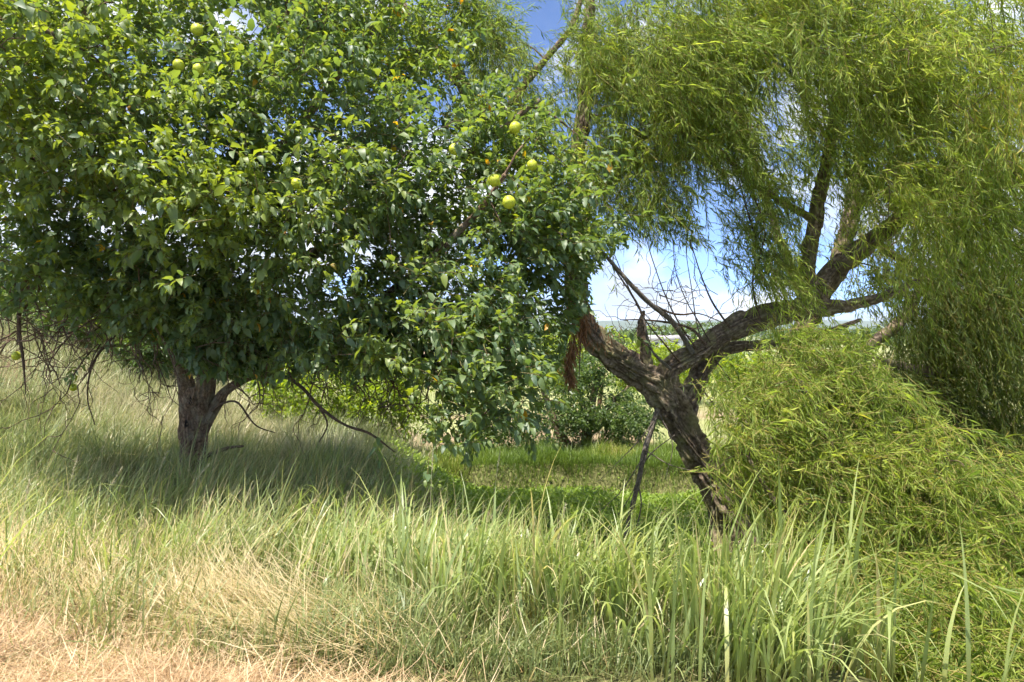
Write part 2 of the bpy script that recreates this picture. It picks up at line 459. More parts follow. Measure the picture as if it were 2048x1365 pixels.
def ground_material():
    m, N, Lk = new_mat("earth_and_thatch")
    out = N.new('ShaderNodeOutputMaterial'); b = N.new('ShaderNodeBsdfPrincipled'); b.inputs['Roughness'].default_value = 0.95
    b.inputs['Specular IOR Level'].default_value = 0.1
    geo = N.new('ShaderNodeNewGeometry')
    n1 = N.new('ShaderNodeTexNoise'); n1.inputs['Scale'].default_value = 1.6; n1.inputs['Detail'].default_value = 8
    n2 = N.new('ShaderNodeTexNoise'); n2.inputs['Scale'].default_value = 22; n2.inputs['Detail'].default_value = 6
    n3 = N.new('ShaderNodeTexNoise'); n3.inputs['Scale'].default_value = 0.12; n3.inputs['Detail'].default_value = 6
    for n in (n1, n2, n3): Lk.new(geo.outputs['Position'], n.inputs['Vector'])
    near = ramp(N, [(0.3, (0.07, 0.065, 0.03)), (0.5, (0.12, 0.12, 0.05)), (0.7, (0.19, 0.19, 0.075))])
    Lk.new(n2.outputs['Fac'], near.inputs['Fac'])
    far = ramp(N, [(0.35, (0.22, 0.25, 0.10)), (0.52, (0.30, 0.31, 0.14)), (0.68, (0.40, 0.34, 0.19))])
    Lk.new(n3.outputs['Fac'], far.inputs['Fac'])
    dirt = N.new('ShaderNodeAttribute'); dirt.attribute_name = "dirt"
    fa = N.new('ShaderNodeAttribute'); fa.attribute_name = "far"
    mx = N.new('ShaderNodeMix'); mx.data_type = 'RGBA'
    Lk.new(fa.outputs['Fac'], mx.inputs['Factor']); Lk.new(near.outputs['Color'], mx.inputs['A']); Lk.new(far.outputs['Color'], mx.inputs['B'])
    soil = ramp(N, [(0.3, (0.17, 0.105, 0.07)), (0.7, (0.36, 0.26, 0.18))])
    Lk.new(n1.outputs['Fac'], soil.inputs['Fac'])
    m2 = N.new('ShaderNodeMix'); m2.data_type = 'RGBA'
    Lk.new(dirt.outputs['Fac'], m2.inputs['Factor']); Lk.new(mx.outputs['Result'], m2.inputs['A']); Lk.new(soil.outputs['Color'], m2.inputs['B'])
    Lk.new(m2.outputs['Result'], b.inputs['Base Color'])
    bp = N.new('ShaderNodeBump'); bp.inputs['Strength'].default_value = 0.7; bp.inputs['Distance'].default_value = 0.03
    Lk.new(n2.outputs['Fac'], bp.inputs['Height']); Lk.new(bp.outputs['Normal'], b.inputs['Normal'])
    Lk.new(b.outputs['BSDF'], out.inputs['Surface'])
    return m
M['ground'] = ground_material()

def plain(name, c, rough=0.8):
    m, N, Lk = new_mat(name)
    out = N.new('ShaderNodeOutputMaterial'); b = N.new('ShaderNodeBsdfPrincipled')
    tc = N.new('ShaderNodeTexCoord'); n = N.new('ShaderNodeTexNoise'); n.inputs['Scale'].default_value = 3; n.inputs['Detail'].default_value = 6
    Lk.new(tc.outputs['Object'], n.inputs['Vector'])
    r = ramp(N, [(0.3, tuple(0.75 * k for k in c)), (0.7, tuple(min(1, 1.15 * k) for k in c))])
    Lk.new(n.outputs['Fac'], r.inputs['Fac']); Lk.new(r.outputs['Color'], b.inputs['Base Color'])
    b.inputs['Roughness'].default_value = rough
    Lk.new(b.outputs['BSDF'], out.inputs['Surface'])
    return m
M['white_wall'] = plain("white_wall", (0.75, 0.75, 0.74))
M['roof_grey'] = plain("roof_grey", (0.30, 0.29, 0.29))
M['dark_pane'] = plain("dark_pane", (0.05, 0.055, 0.06), 0.2)
M['hill'] = plain("wooded_hill", (0.07, 0.10, 0.05))
M['hollow'] = plain("rotted_hollow", (0.03, 0.02, 0.015))

# ------------------------------------------------------------------ terrain
_by = np.array([-40, 0, 2, 3.3, 4, 5, 7, 10, 12, 15, 25, 60])
_bx = np.array([9, 6.5, 3.6, 1.7, 0.5, -0.7, -1.8, -2.5, -2.9, -3.4, -4.2, -5])
def edge_x(y): return np.interp(y, _by, _bx)

def far_bank_y(x):
    return 11.75 + 0.5 * (fbm(x * 0.7, 3.1, 0, 3) - 0.5) - 0.05 * x

def height(x, y):
    x = np.asarray(x, float); y = np.asarray(y, float)
    d = x - edge_x(y) + 0.5 * (fbm(x * 0.6, y * 0.6, 0, 21) - 0.5)
    w = smooth(0.0, 2.4, d)
    hollow = -1.15 + 0.12 * (fbm(x * 0.8, y * 0.8, 0, 5) - 0.5)
    plateau = 0.10 * (fbm(x * 0.5, y * 0.5, 0, 9) - 0.5) + 0.05 * (fbm(x * 2, y * 2, 0, 10) - 0.5) - 0.25 * smooth(9, 20, y)
    z = plateau * (1 - w) + hollow * w
    fb = smooth(0.0, 0.28, y - far_bank_y(x))
    field = -0.62 + 0.10 * (fbm(x * 0.25, y * 0.25, 0, 15) - 0.5)
    plateau_far = smooth(14, 30, y)
    z = z * (1 - fb * w) + field * fb * w
    z = z * (1 - plateau_far) + field * plateau_far
    z = z + 1.6 * smooth(-3.5, -9.5, x) * smooth(5.5, 11.5, y)
    return z + 7.0 * smooth(120, 700, y)

nx, ny = 220, 250
u = np.linspace(-1, 1, nx); gx = 4.2 * np.sinh(u * 6.3)
v = np.linspace(-0.42, 1, ny); gy = 5 + 6.0 * np.sinh((v - 0.10) * 6.55)
GX, GY = np.meshgrid(gx, gy)
GZ = height(GX, GY)
V = np.stack([GX, GY, GZ], -1).reshape(-1, 3)
ii, jj = np.meshgrid(np.arange(ny - 1), np.arange(nx - 1), indexing='ij')
b0 = ii * nx + jj
Q = np.stack([b0, b0 + 1, b0 + nx + 1, b0 + nx], -1).reshape(-1, 4)
fx, fy = V[:, 0], V[:, 1]
dirt = 0.85 * smooth(0.55, 0.62, fbm(fx * 0.45, fy * 0.45, 0, 40)) * smooth(12.3, 13, fy) * (1 - smooth(20, 24, fy))
dirt = np.maximum(dirt, smooth(52, 55, fy + 3 * fbm(fx * .1, 0, 0, 2)) * (1 - smooth(64, 67, fy + 3 * fbm(fx * .1, 5, 0, 2))) * 0.9)
dirt = np.maximum(dirt, 0.9 * np.exp(-(((fx + 3.2) / 1.5) ** 2 + ((fy - 7.9) / 0.9) ** 2)))
dirt = np.maximum(dirt, 0.9 * np.exp(-(((fx + 8) / 1.8) ** 2 + ((fy - 11.5) / 1.4) ** 2)))
slope_dirt = smooth(0.02, 0.10, fy - far_bank_y(fx)) * (1 - smooth(0.40, 0.5, fy - far_bank_y(fx))) * smooth(0, 2, fx - edge_x(fy))

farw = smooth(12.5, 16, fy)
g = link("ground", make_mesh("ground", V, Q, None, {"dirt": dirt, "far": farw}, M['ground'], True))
tag(g, kind="structure")

# ------------------------------------------------------------------ branching framework
class Skeleton:
    def __init__(self): self.p = np.zeros((0, 3)); self.r = np.zeros(0)
    def add(self, path, r):
        self.p = np.vstack([self.p, path]); self.r = np.concatenate([self.r, r])

def clump_points(ells, n, shell=0.5):
    """scatter clump centres through ellipsoids given as photo px centre, px radii, distance, depth radius, weight"""
    w = np.array([e[6] for e in ells], float); w /= w.sum()
    out = []
    for e, k in zip(ells, rng.multinomial(n, w)):
        c = P(e[0], e[1], e[4]); rx = e[2] / FPX * e[4]; rz = e[3] / FPX * e[4]
        d = rand_dirs(k); rad = rng.random(k) ** shell
        out.append(c + d * rad[:, None] * np.array([rx, e[5], rz]))
    return np.vstack(out)

def grow_branches(sk, targets, r_tip=0.004, r_max=0.03, K=7, sag=0.0):
    """connect every clump centre to the nearest wood, one curved bough each"""
    order = np.argsort([np.min(((sk.p - t) ** 2).sum(1)) for t in targets])
    paths, radii = [], []
    for i in order:
        t = targets[i]
        dist = np.linalg.norm(sk.p - t, axis=1)
        cost = dist * (1 + 0.25 * rng.random(len(dist))) - np.minimum(sk.r, 0.05) * 3
        j = int(np.argmin(cost)); a = sk.p[j]; L = dist[j]
        s = np.linspace(0, 1, K)[:, None]
        mid = (a + t) / 2 + rng.normal(size=3) * L * 0.12 + np.array([0, 0, L * (0.14 - sag)])
        path = (1 - s) ** 2 * a + 2 * s * (1 - s) * mid + s ** 2 * t
        path[1:-1] += rng.normal(size=(K - 2, 3)) * L * 0.018
        r0 = min(sk.r[j] * 0.7, r_max, 0.006 + 0.014 * L)
        r = np.linspace(max(r0, r_tip), r_tip, K)
        paths.append(path); radii.append(r)
        sk.add(path[1:], r[1:])
    return np.array(paths), np.array(radii)

def add_boughs(root, bp, br, mat, sides=5, big=60):
    """the stoutest boughs are single pieces, the fine rest one mass"""
    L = np.linalg.norm(bp[:, -1] - bp[:, 0], axis=1)
    o = np.argsort(-(br[:, 0] * L)); big = min(big, len(o))
    for i in o[:big]:
        Vt, Qt = tubes(bp[i:i + 1], br[i:i + 1], 6)
        link("branch", make_mesh("branch", Vt, Qt, None, {"crev": np.zeros(len(Vt))}, mat, True), root)
    if len(o) > big:
        Vt, Qt = tubes(bp[o[big:]], br[o[big:]], sides)
        q = link("branches", make_mesh("branches", Vt, Qt, None, {"crev": np.zeros(len(Vt))}, mat, True), root); q["kind"] = "stuff"

def px_of(p):
    return 1024 + p[:, 0] / p[:, 1] * FPX, 682.5 - (p[:, 2] - CZ) / p[:, 1] * FPX

def in_gaps(p, gaps):
    x, y = px_of(p)
    k = np.zeros(len(p), bool)
    for gx_, gy_, rx, ry, pr in gaps:
        e = ((x - gx_) / rx) ** 2 + ((y - gy_) / ry) ** 2
        k |= (e < 1) & (rng.random(len(p)) < pr)
    return k

def shoots(cent, per, spread, up, out_from, Lr, K=5, droop=0.5):
    """leafy shoots round clump centres -> paths (N,K,3)"""
    N = len(cent) * per
    c = np.repeat(cent, per, 0)
    d = norm(rand_dirs(N) + norm(c - out_from) * 0.7 + np.array([0, 0, up]))
    base = c + rng.normal(size=(N, 3)) * spread * 0.5
    L = rng.uniform(*Lr, N)
    p = base; path = [p]
    for k in range(1, K):
        t = k / (K - 1)
        dd = norm(d + np.array([0, 0, -droop * t * 1.6]) + WIND * t)
        p = p + dd * (L / (K - 1))[:, None]; path.append(p)
    return np.stack(path, 1)

WIND = np.array([0.22, -0.05, 0.0])

def along(path, M_, t0=0.12, tip=1.0):
    N, K, _ = path.shape
    t = (t0 + (1 - t0) * np.linspace(0, 1, M_) ** tip)[None] + rng.uniform(-0.03, 0.03, (N, M_))
    t = np.clip(t, 0, 0.9999) * (K - 1)
    i = t.astype(int); f = (t - i)[..., None]
    n = np.arange(N)[:, None]
    return path[n, i] * (1 - f) + path[n, i + 1] * f, norm(path[n, i + 1] - path[n, i])

def osage_foliage(path, m, Lr, wr=0.46):
    N = len(path)
    pos, tan = along(path, m, .15, .6)
    ph = rng.random((N, 1)) * 6.28 + np.arange(m)[None] * 2.4
    ref = norm(np.cross(tan, np.array([0.3, 0.2, 1.0])))
    ref2 = np.cross(tan, ref)
    rad = ref * np.cos(ph)[..., None] + ref2 * np.sin(ph)[..., None]
    d = norm(tan * 0.75 + rad * 0.85 + np.array([0.10, 0, 0.0]) + rng.normal(size=rad.shape) * 0.18)
    n = norm(np.array([0, 0, 1.0]) + rad * 0.35 + rng.normal(size=rad.shape) * 0.3)
    k = N * m
    pos = pos.reshape(k, 3); d = d.reshape(k, 3); n = n.reshape(k, 3)
    L = rng.uniform(*Lr, k) * np.tile(np.linspace(1.1, 0.6, m), N)
    return pos + d * 0.012, d, n, L, L * wr * rng.uniform(0.85, 1.15, k), rng.uniform(0.6, 1.8, k), rng.uniform(0.15, 0.5, k)

# ------------------------------------------------------------------ osage orange tree (left)
OS_Y = 8.0
os_base = P(388, 985, OS_Y); os_base[2] = height(os_base[0], os_base[1])
osage = empty("osage_orange_tree", os_base)
tag(osage, "broad glossy-leaved tree bearing yellow-green fruit, short forked brown trunk in dry grass", "tree")
def rows(lst): return [[*P(a, b, y), r] for a, b, y, r in lst]
sk = Skeleton()
os_limbs = {
 'trunk': [[*(os_base + np.array([0.0, 0, -0.15])), 0.19], *rows([(388, 955, 8, .150), (386, 900, 8, .140), (390, 850, 8, .158), (395, 810, 8, .168), (397, 775, 8, .11)])],
 'limb0': rows([(383, 850, 8, .115), (376, 785, 8, .10), (364, 725, 7.95, .09), (338, 655, 7.8, .105), (275, 605, 7.5, .095), (180, 572, 7.1, .075), (70, 545, 6.7, .055), (-80, 500, 6.3, .03)]),
 'limb1': rows([(399, 850, 7.97, .12), (410, 775, 7.95, .11), (424, 705, 7.95, .10), (440, 620, 7.9, .11), (432, 520, 7.8, .095), (465, 400, 7.7, .08), (515, 250, 7.6, .06), (560, 90, 7.5, .04), (590, -80, 7.4, .02)]),
 'limb2': rows([(396, 880, 8, .07), (414, 835, 8, .085), (436, 802, 8, .07), (464, 772, 7.95, .05), (540, 735, 7.8, .042), (630, 690, 7.5, .04), (740, 620, 7.0, .06), (840, 540, 6.6, .045), (950, 430, 6.3, .03), (1010, 350, 6.1, .02)]),
 'limb3': rows([(438, 630, 7.9, .09), (540, 560, 7.8, .08), (690, 470, 7.6, .065), (840, 370, 7.4, .05), (960, 290, 7.2, .035), (1080, 200, 7.0, .02)]),
 'limb4': rows([(350, 690, 7.9, .09), (300, 560, 7.6, .08), (255, 400, 7.0, .065), (235, 180, 6.4, .05), (205, 70, 6.1, .04), (150, -10, 5.9, .03), (110, -120, 5.8, .02)]),
 'limb5': rows([(740, 620, 7.0, .04), (820, 690, 6.5, .034), (900, 780, 6.1, .025), (960, 850, 5.9, .015)]),
 'limb6': rows([(250, 400, 7.0, .05), (130, 330, 6.3, .04), (40, 322, 5.8, .03), (-60, 350, 5.5, .02)]),
 'limb7': rows([(465, 400, 7.7, .06), (600, 250, 7.6, .05), (700, 120, 7.7, .04), (790, 0, 7.8, .025), (830, -100, 7.8, .015)]),
 'limb8': rows([(235, 170, 6.4, .035), (160, 98, 6.0, .03), (60, 52, 5.6, .025), (-40, 30, 5.4, .015)]),
}
for i, (nm, rws) in enumerate(os_limbs.items()):
    _, path, r = limb("trunk" if nm == 'trunk' else "limb", rws, M['osage_bark'], osage, sides=(100, 64, 64, 56)[i] if i < 4 else 18,
                      seg=0.025 if i < 4 else 0.06, furrow=0.10, wob=0.09, seed=50 + i, along=2.0, across=4.5)
    if nm != 'trunk': sk.add(path[::3], r[::3])

# ragged rot hollow in the trunk: a dark lens-shaped dent with raised lips
def knot_hole(px, py, Y, w, h, parent):
    c = P(px, py, Y)
    th = np.linspace(0, 2 * np.pi, 16, endpoint=False)
    wob = 1 + 0.25 * np.sin(th * 3 + px)
    ring = np.stack([np.cos(th) * w * wob, np.zeros(16), np.sin(th) * h * wob], -1)
    V = np.vstack([c + ring * 1.0, c + ring * 0.75 + np.array([0, -0.012, 0]), c + ring * 0.6 + np.array([0, 0.02, 0]), [c + np.array([0, 0.05, 0])]])
    i = np.arange(16); j = (i + 1) % 16
    Q = np.vstack([np.stack([i, j, j + 16, i + 16], -1), np.stack([i + 16, j + 16, j + 32, i + 32], -1)])
    T = np.stack([i + 32, j + 32, np.full(16, 48)], -1)
    link("knot_hole", make_mesh("knot_hole", V, Q, T, {"var": np.full(49, .5), "crev": np.concatenate([np.zeros(32), np.ones(17)])}, M['hollow'], True), parent)
knot_hole(373, 848, OS_Y - 0.20, 0.025, 0.045, osage)
knot_hole(381, 803, OS_Y - 0.21, 0.016, 0.05, osage)

OS_ELL = [  # cx, cy, rx, ry, Y, rY, weight
 (180, 260, 330, 300, 6.5, 1.7, 1.5), (560, 200, 360, 330, 7.4, 1.7, 1.7), (820, 430, 330, 270, 6.9, 1.3, 1.6),
 (940, 740, 160, 160, 6.0, 0.6, 0.7), (470, 660, 190, 75, 7.0, .5, .55), (470, 690, 110, 40, 6.9, .3, .15), (320, 660, 80, 50, 7.0, .3, .15), (240, 670, 60, 50, 6.7, .3, .1), (570, 720, 60, 50, 6.8, .3, .1), (130, 630, 90, 50, 6.3, .4, .15), (760, 750, 70, 60, 6.3, .3, .12), (300, 560, 240, 90, 6.6, .7, .5), (680, 660, 150, 90, 6.6, .6, .4), (150, 40, 300, 130, 6.4, 1.2, .6), (620, 60, 260, 120, 7.6, 1.2, .6), (1120, 610, 90, 90, 6.8, .5, .3), (1040, 450, 150, 150, 6.6, .6, .5), (820, 640, 200, 150, 6.3, 0.8, 0.6), (160, 520, 300, 110, 6.6, 1.2, 0.6), (500, 600, 230, 100, 6.8, 0.7, 0.55),
 (1000, 300, 190, 190, 7.0, 0.9, 0.6), (1090, 520, 130, 150, 6.6, 0.7, 0.45), (350, -120, 520, 200, 7.4, 1.8, 0.6), (760, 20, 200, 130, 8.2, 1.2, 0.35),
 (420, 400, 420, 200, 6.4, 1.0, 0.8), (60, 200, 160, 200, 4.9, .5, 0.25), (-150, 350, 250, 350, 7, 1.6, .3),
 (90, 230, 120, 110, 5.2, .35, .22), (260, 320, 120, 90, 5.3, .35, .22), (430, 400, 110, 60, 5.5, .3, .16), (600, 420, 110, 60, 5.7, .3, .15), (750, 380, 90, 50, 5.8, .3, .12), (40, 120, 80, 90, 5.0, .3, .12), (450, 150, 120, 120, 6.0, .4, .2), (640, 120, 90, 120, 6.2, .4, .15)]
OS_GAPS = [(1110, 90, 60, 130, 1.0), (880, 190, 35, 50, .7), (470, 45, 60, 45, .6), (360, 60, 40, 40, .5), (1230, 620, 60, 120, 1), (1190, 730, 70, 110, 1.0),
           (650, 180, 50, 60, .5), (740, 800, 110, 60, .85), (640, 810, 130, 70, .95), (300, 760, 80, 80, .9), (100, 720, 180, 100, .9), (385, 860, 90, 125, 1.0), (490, 805, 110, 50, 1),
           (280, 545, 30, 20, .5), (1080, 950, 200, 60, 1)]
cl = clump_points(OS_ELL, 580)
cl = cl[~in_gaps(cl, OS_GAPS)]
bp, br = grow_branches(sk, cl, 0.004, 0.03)
add_boughs(osage, bp, br, M['twig_bark'], 5, 120)
center = P(500, 420, 7.6)
sp = shoots(cl, 14, 0.42, 0.35, center, (0.2, 0.42), droop=0.15)
keep = ~in_gaps(sp[:, 3], OS_GAPS)
sp = sp[keep]
Vt, Qt = tubes(sp[:, ::2], np.repeat(np.linspace(0.0034, 0.0016, 3)[None], len(sp), 0), 3)
link("shoots", make_mesh("shoots", Vt, Qt, None, {"crev": np.zeros(len(Vt))}, M['shoot_bark'], True), osage)["kind"] = "stuff"
lp, ld, ln, lL, lW, lc, lf = osage_foliage(sp, 12, (0.055, 0.15))
near_sun = 0.32 * smooth(6.1, 5.2, lp[:, 1]) * smooth(.6, -1.0, lp[:, 0])   # sunlit look put into leaf colour: yellower on the near left boughs
lvar = np.clip(0.03 + near_sun + 0.75 * fbm(lp[:, 0] * 0.9, lp[:, 1] * 0.9, lp[:, 2] * 0.9, 77) + rng.normal(size=len(lp)) * 0.22, 0, 0.955)
yel = (rng.random(len(lp)) < 0.006) & (lp[:, 1] > 5.7)
lvar[yel] = rng.uniform(0.98, 1.0, yel.sum())

FRUIT = [  # px, py, Y, radius, label
 (1030, 256, 6.0, .057, "round green fruit hanging against the sky near the leafy crown's right edge"),
 (988, 361, 5.7, .058, "bright yellow fruit half tucked in leaves, just above the brightest one"),
 (1018, 405, 5.5, .060, "brightest yellow bumpy fruit, lowest of those near the crown's right edge"),
 (908, 299, 5.9, .052, "small yellow-green fruit in dark leaves, leftmost of the right-hand cluster"),
 (1064, 331, 5.9, .050, "yellow fruit almost hidden by leaves, rightmost in the glossy tree"),
 (593, 368, 5.6, .050, "dull green fruit deep in leaves at the middle of the glossy tree"),
 (432, 264, 5.8, .056, "large pale yellow fruit on the sunny left half of the tree"),
 (357, 131, 5.6, .052, "left of two neighbouring yellow fruits high in the left crown"),
 (397, 139, 5.6, .050, "right of two neighbouring yellow fruits high in the left crown"),
 (394, 60, 5.7, .054, "green fruit near the picture's top edge, above the neighbouring pair"),
 (73, 66, 5.2, .056, "shaded fruit in the top left corner beside a bare branch"),
 (385, 658, 7.2, .050, "dark green fruit hanging just above the trunk fork"),
 (33, 712, 6.8, .048, "green fruit among bare twigs low at the left edge"),
 (147, 775, 7.4, .046, "lowest green fruit dangling on bare twigs left of the trunk"),
]
# leaves hanging in front of a fruit are the ones that fell
lx, ly = px_of(lp + ld * (lL * 0.5)[:, None])
drop = np.zeros(len(lp), bool)
for fxp, fyp, fY, fr, _ in FRUIT:
    rp = .88 * fr / fY * FPX
    drop |= (((lx - fxp) ** 2 + (ly - fyp) ** 2) < (rp * (0.9 if 950 < fxp < 1050 else 0.45)) ** 2) & (lp[:, 1] < fY + fr)
lp, ld, ln, lL, lW, lc, lf, lvar, lx, ly = [a[~drop] for a in (lp, ld, ln, lL, lW, lc, lf, lvar, lx, ly)]
# the leaves that show largest become single pieces
order = np.argsort(lp[:, 1])
cell = {}
for i in order:
    if lx[i] < 5 or lx[i] > 2043 or ly[i] < 5 or ly[i] > 1360: continue
    k = (int(lx[i] // 34), int(ly[i] // 34))
    if k not in cell: cell[k] = i
single = np.array(sorted(cell.values(), key=lambda i: -lL[i] / lp[i, 1])[:300])
mask = np.ones(len(lp), bool); mask[single] = False
near = mask & (lp[:, 1] < 6.6) & (ly > -60); back = mask & ~near
Vl, Ql, Tl, va = cat([broad_leaves(lp[near], ld[near], ln[near], lL[near], lW[near], lc[near], lf[near], lvar[near]),
                      kite_leaves(lp[back], ld[back], ln[back], lL[back], lW[back], lc[back], lvar[back])])
o = link("crown", make_mesh("crown", Vl, Ql, Tl, {"var": va}, M['osage_leaf'], True), osage)
o["kind"] = "stuff"
N_OS = mask.sum()
tmpl = []
for k in range(5):
    one = np.zeros((1, 3))
    Vl, Ql, Tl, va = broad_leaves(one, np.array([[1.0, 0, 0]]), np.array([[0, 0, 1.0]]), np.ones(1), np.array([0.46]), np.array([0.7 + 0.2 * k]), np.array([0.3]), np.array([0.3 + 0.13 * k]))
    tmpl.append(make_mesh("leaf", Vl, Ql, Tl, {"var": va}, M['osage_leaf'], True))
for n_, i in enumerate(single):
    o = bpy.data.objects.new("leaf", tmpl[n_ % 5]); COL.objects.link(o); o.parent = osage
    d = ld[i] / np.linalg.norm(ld[i]); s = np.cross(ln[i], d); s /= np.linalg.norm(s); nn = np.cross(d, s)
    Lm = float(lL[i]); q = lp[i] - os_base
    o.matrix_local = Matrix(((d[0] * Lm, s[0] * Lm, nn[0] * Lm, q[0]), (d[1] * Lm, s[1] * Lm, nn[1] * Lm, q[1]), (d[2] * Lm, s[2] * Lm, nn[2] * Lm, q[2]), (0, 0, 0, 1)))

# bare hanging twigs under the crown
def bare_twigs(starts, d0, Lr, K=9, wig=0.75, grav=0.35, r0=0.009):
    N = len(starts); L = rng.uniform(*Lr, N); p = starts; path = [p]; d = norm(d0)
    for k in range(1, K):
        d = norm(d + rng.normal(size=(N, 3)) * wig * 0.45 + np.array([0, 0, -grav * 0.3]))
        p = p + d * (L / (K - 1))[:, None]; path.append(p)
    return np.stack(path, 1), r0
tw = []
st = np.array([P(rng.uniform(-20, 330), rng.uniform(540, 690), rng.uniform(6.2, 8.2)) for _ in range(95)])
tw.append(bare_twigs(st, np.stack([rng.normal(size=95) * 1.0, rng.normal(size=95) * .6, -rng.uniform(.1, 1, 95)], 1), (0.5, 1.5)))
st = np.array([P(rng.uniform(440, 900), rng.uniform(690, 770), rng.uniform(6.3, 7.8)) for _ in range(60)])
tw.append(bare_twigs(st, np.stack([rng.normal(size=60) * .7 + .3, rng.normal(size=60) * .4, -np.ones(60) * .8], 1), (0.25, 0.8)))
allp = []; allr = []
for pth, r0 in tw:
    allp.append(pth); allr.append(np.repeat(np.linspace(r0, 0.0018, pth.shape[1])[None], len(pth), 0))
    # side twigs
    k = rng.integers(2, 8, len(pth) * 3); i = np.repeat(np.arange(len(pth)), 3)
    s0 = pth[i, k]; dd = norm(pth[i, k] - pth[i, k - 1]) + rng.normal(size=(len(i), 3)) * 0.7
    sp2, _ = bare_twigs(s0, dd, (0.12, 0.5))
    allp.append(sp2); allr.append(np.repeat(np.linspace(r0 * .55, 0.0014, sp2.shape[1])[None], len(sp2), 0))
Vt, Qt = tubes(np.vstack(allp), np.vstack(allr), 4)
link("bare_twigs", make_mesh("bare_twigs", Vt, Qt, None, {"crev": np.zeros(len(Vt))}, M['twig_bark'], True), osage)["kind"] = "stuff"
for rws in (rows([(500, 756, 7.9, .026), (560, 752, 7.5, .024), (600, 772, 7.2, .02), (640, 815, 7.0, .017), (690, 850, 6.9, .013), (740, 868, 6.9, .013), (790, 905, 6.8, .006)]),
            rows([(640, 815, 7.0, .014), (655, 850, 7.0, .009), (638, 885, 7.0, .005)]),
            rows([(408, 914, 7.85, .03), (425, 907, 7.7, .024), (455, 897, 7.5, .02), (487, 893, 7.4, .012)]),
            rows([(425, 822, 7.85, .02), (445, 808, 7.6, .014), (475, 806, 7.4, .012), (510, 850, 7.3, .009), (550, 866, 7.3, .005)]),
            rows([(300, 600, 7.4, .025), (240, 660, 7.2, .018), (190, 720, 7.0, .012), (175, 790, 7.0, .008), (190, 850, 7.0, .006)]),
            rows([(50, 560, 6.5, .025), (38, 640, 6.5, .02), (46, 720, 6.5, .014), (52, 790, 6.5, .004)])):
    limb("bare_branch", rws, M['twig_bark'], osage, sides=8, seg=0.04, seed=int(rws[0][0] * 100) % 97, wob=0.12)

def bumpy_fruit(seed):
    nu, nv = 26, 16
    th = np.linspace(0, 2 * np.pi, nu, endpoint=False); ph = np.linspace(0.02, np.pi - 0.02, nv)
    T_, F_ = np.meshgrid(th, ph)
    d = np.stack([np.sin(F_) * np.cos(T_), np.sin(F_) * np.sin(T_), np.cos(F_)], -1)
    r = 1 + 0.26 * (fbm(d[..., 0] * 6, d[..., 1] * 6, d[..., 2] * 6, seed, 2) - 0.5) + 0.05 * (fbm(d[..., 0] * 2, d[..., 1] * 2, d[..., 2] * 2, seed + 5, 1) - 0.5)
    V = (d * r[..., None]).reshape(-1, 3)
    i = np.arange(nv - 1)[:, None] * nu; j = np.arange(nu)[None]; j2 = (j + 1) % nu
    Q = np.stack([i + j, i + j2, i + nu + j2, i + nu + j], -1).reshape(-1, 4)
    return V, Q
for k, (fxp, fyp, fY, fr, lab) in enumerate(FRUIT):
    V, Q = bumpy_fruit(k)
    fr *= .88
    root = empty("osage_fruit", P(fxp, fyp, fY))
    tag(root, lab, "fruit", "fruits on the glossy-leaved tree")
    body = bpy.data.objects.new("fruit_body", make_mesh("fruit_body", V * fr * np.array([1, 1, 1.04]), Q, None, None, M['fruit'], True))
    COL.objects.link(body); body.parent = root
    c = np.array([[0, 0, fr * 0.9], [0.004, 0.01, fr * 1.25], [0.02, 0.05, fr * 1.7], [0.03, 0.12, fr * 2.2]])[None]
    Vt, Qt = tubes(c, np.array([[.004, .003, .003, .003]]), 5)
    stem = bpy.data.objects.new("stem", make_mesh("stem", Vt, Qt, None, {"crev": np.zeros(len(Vt))}, M['shoot_bark'], True))
    COL.objects.link(stem); stem.parent = root

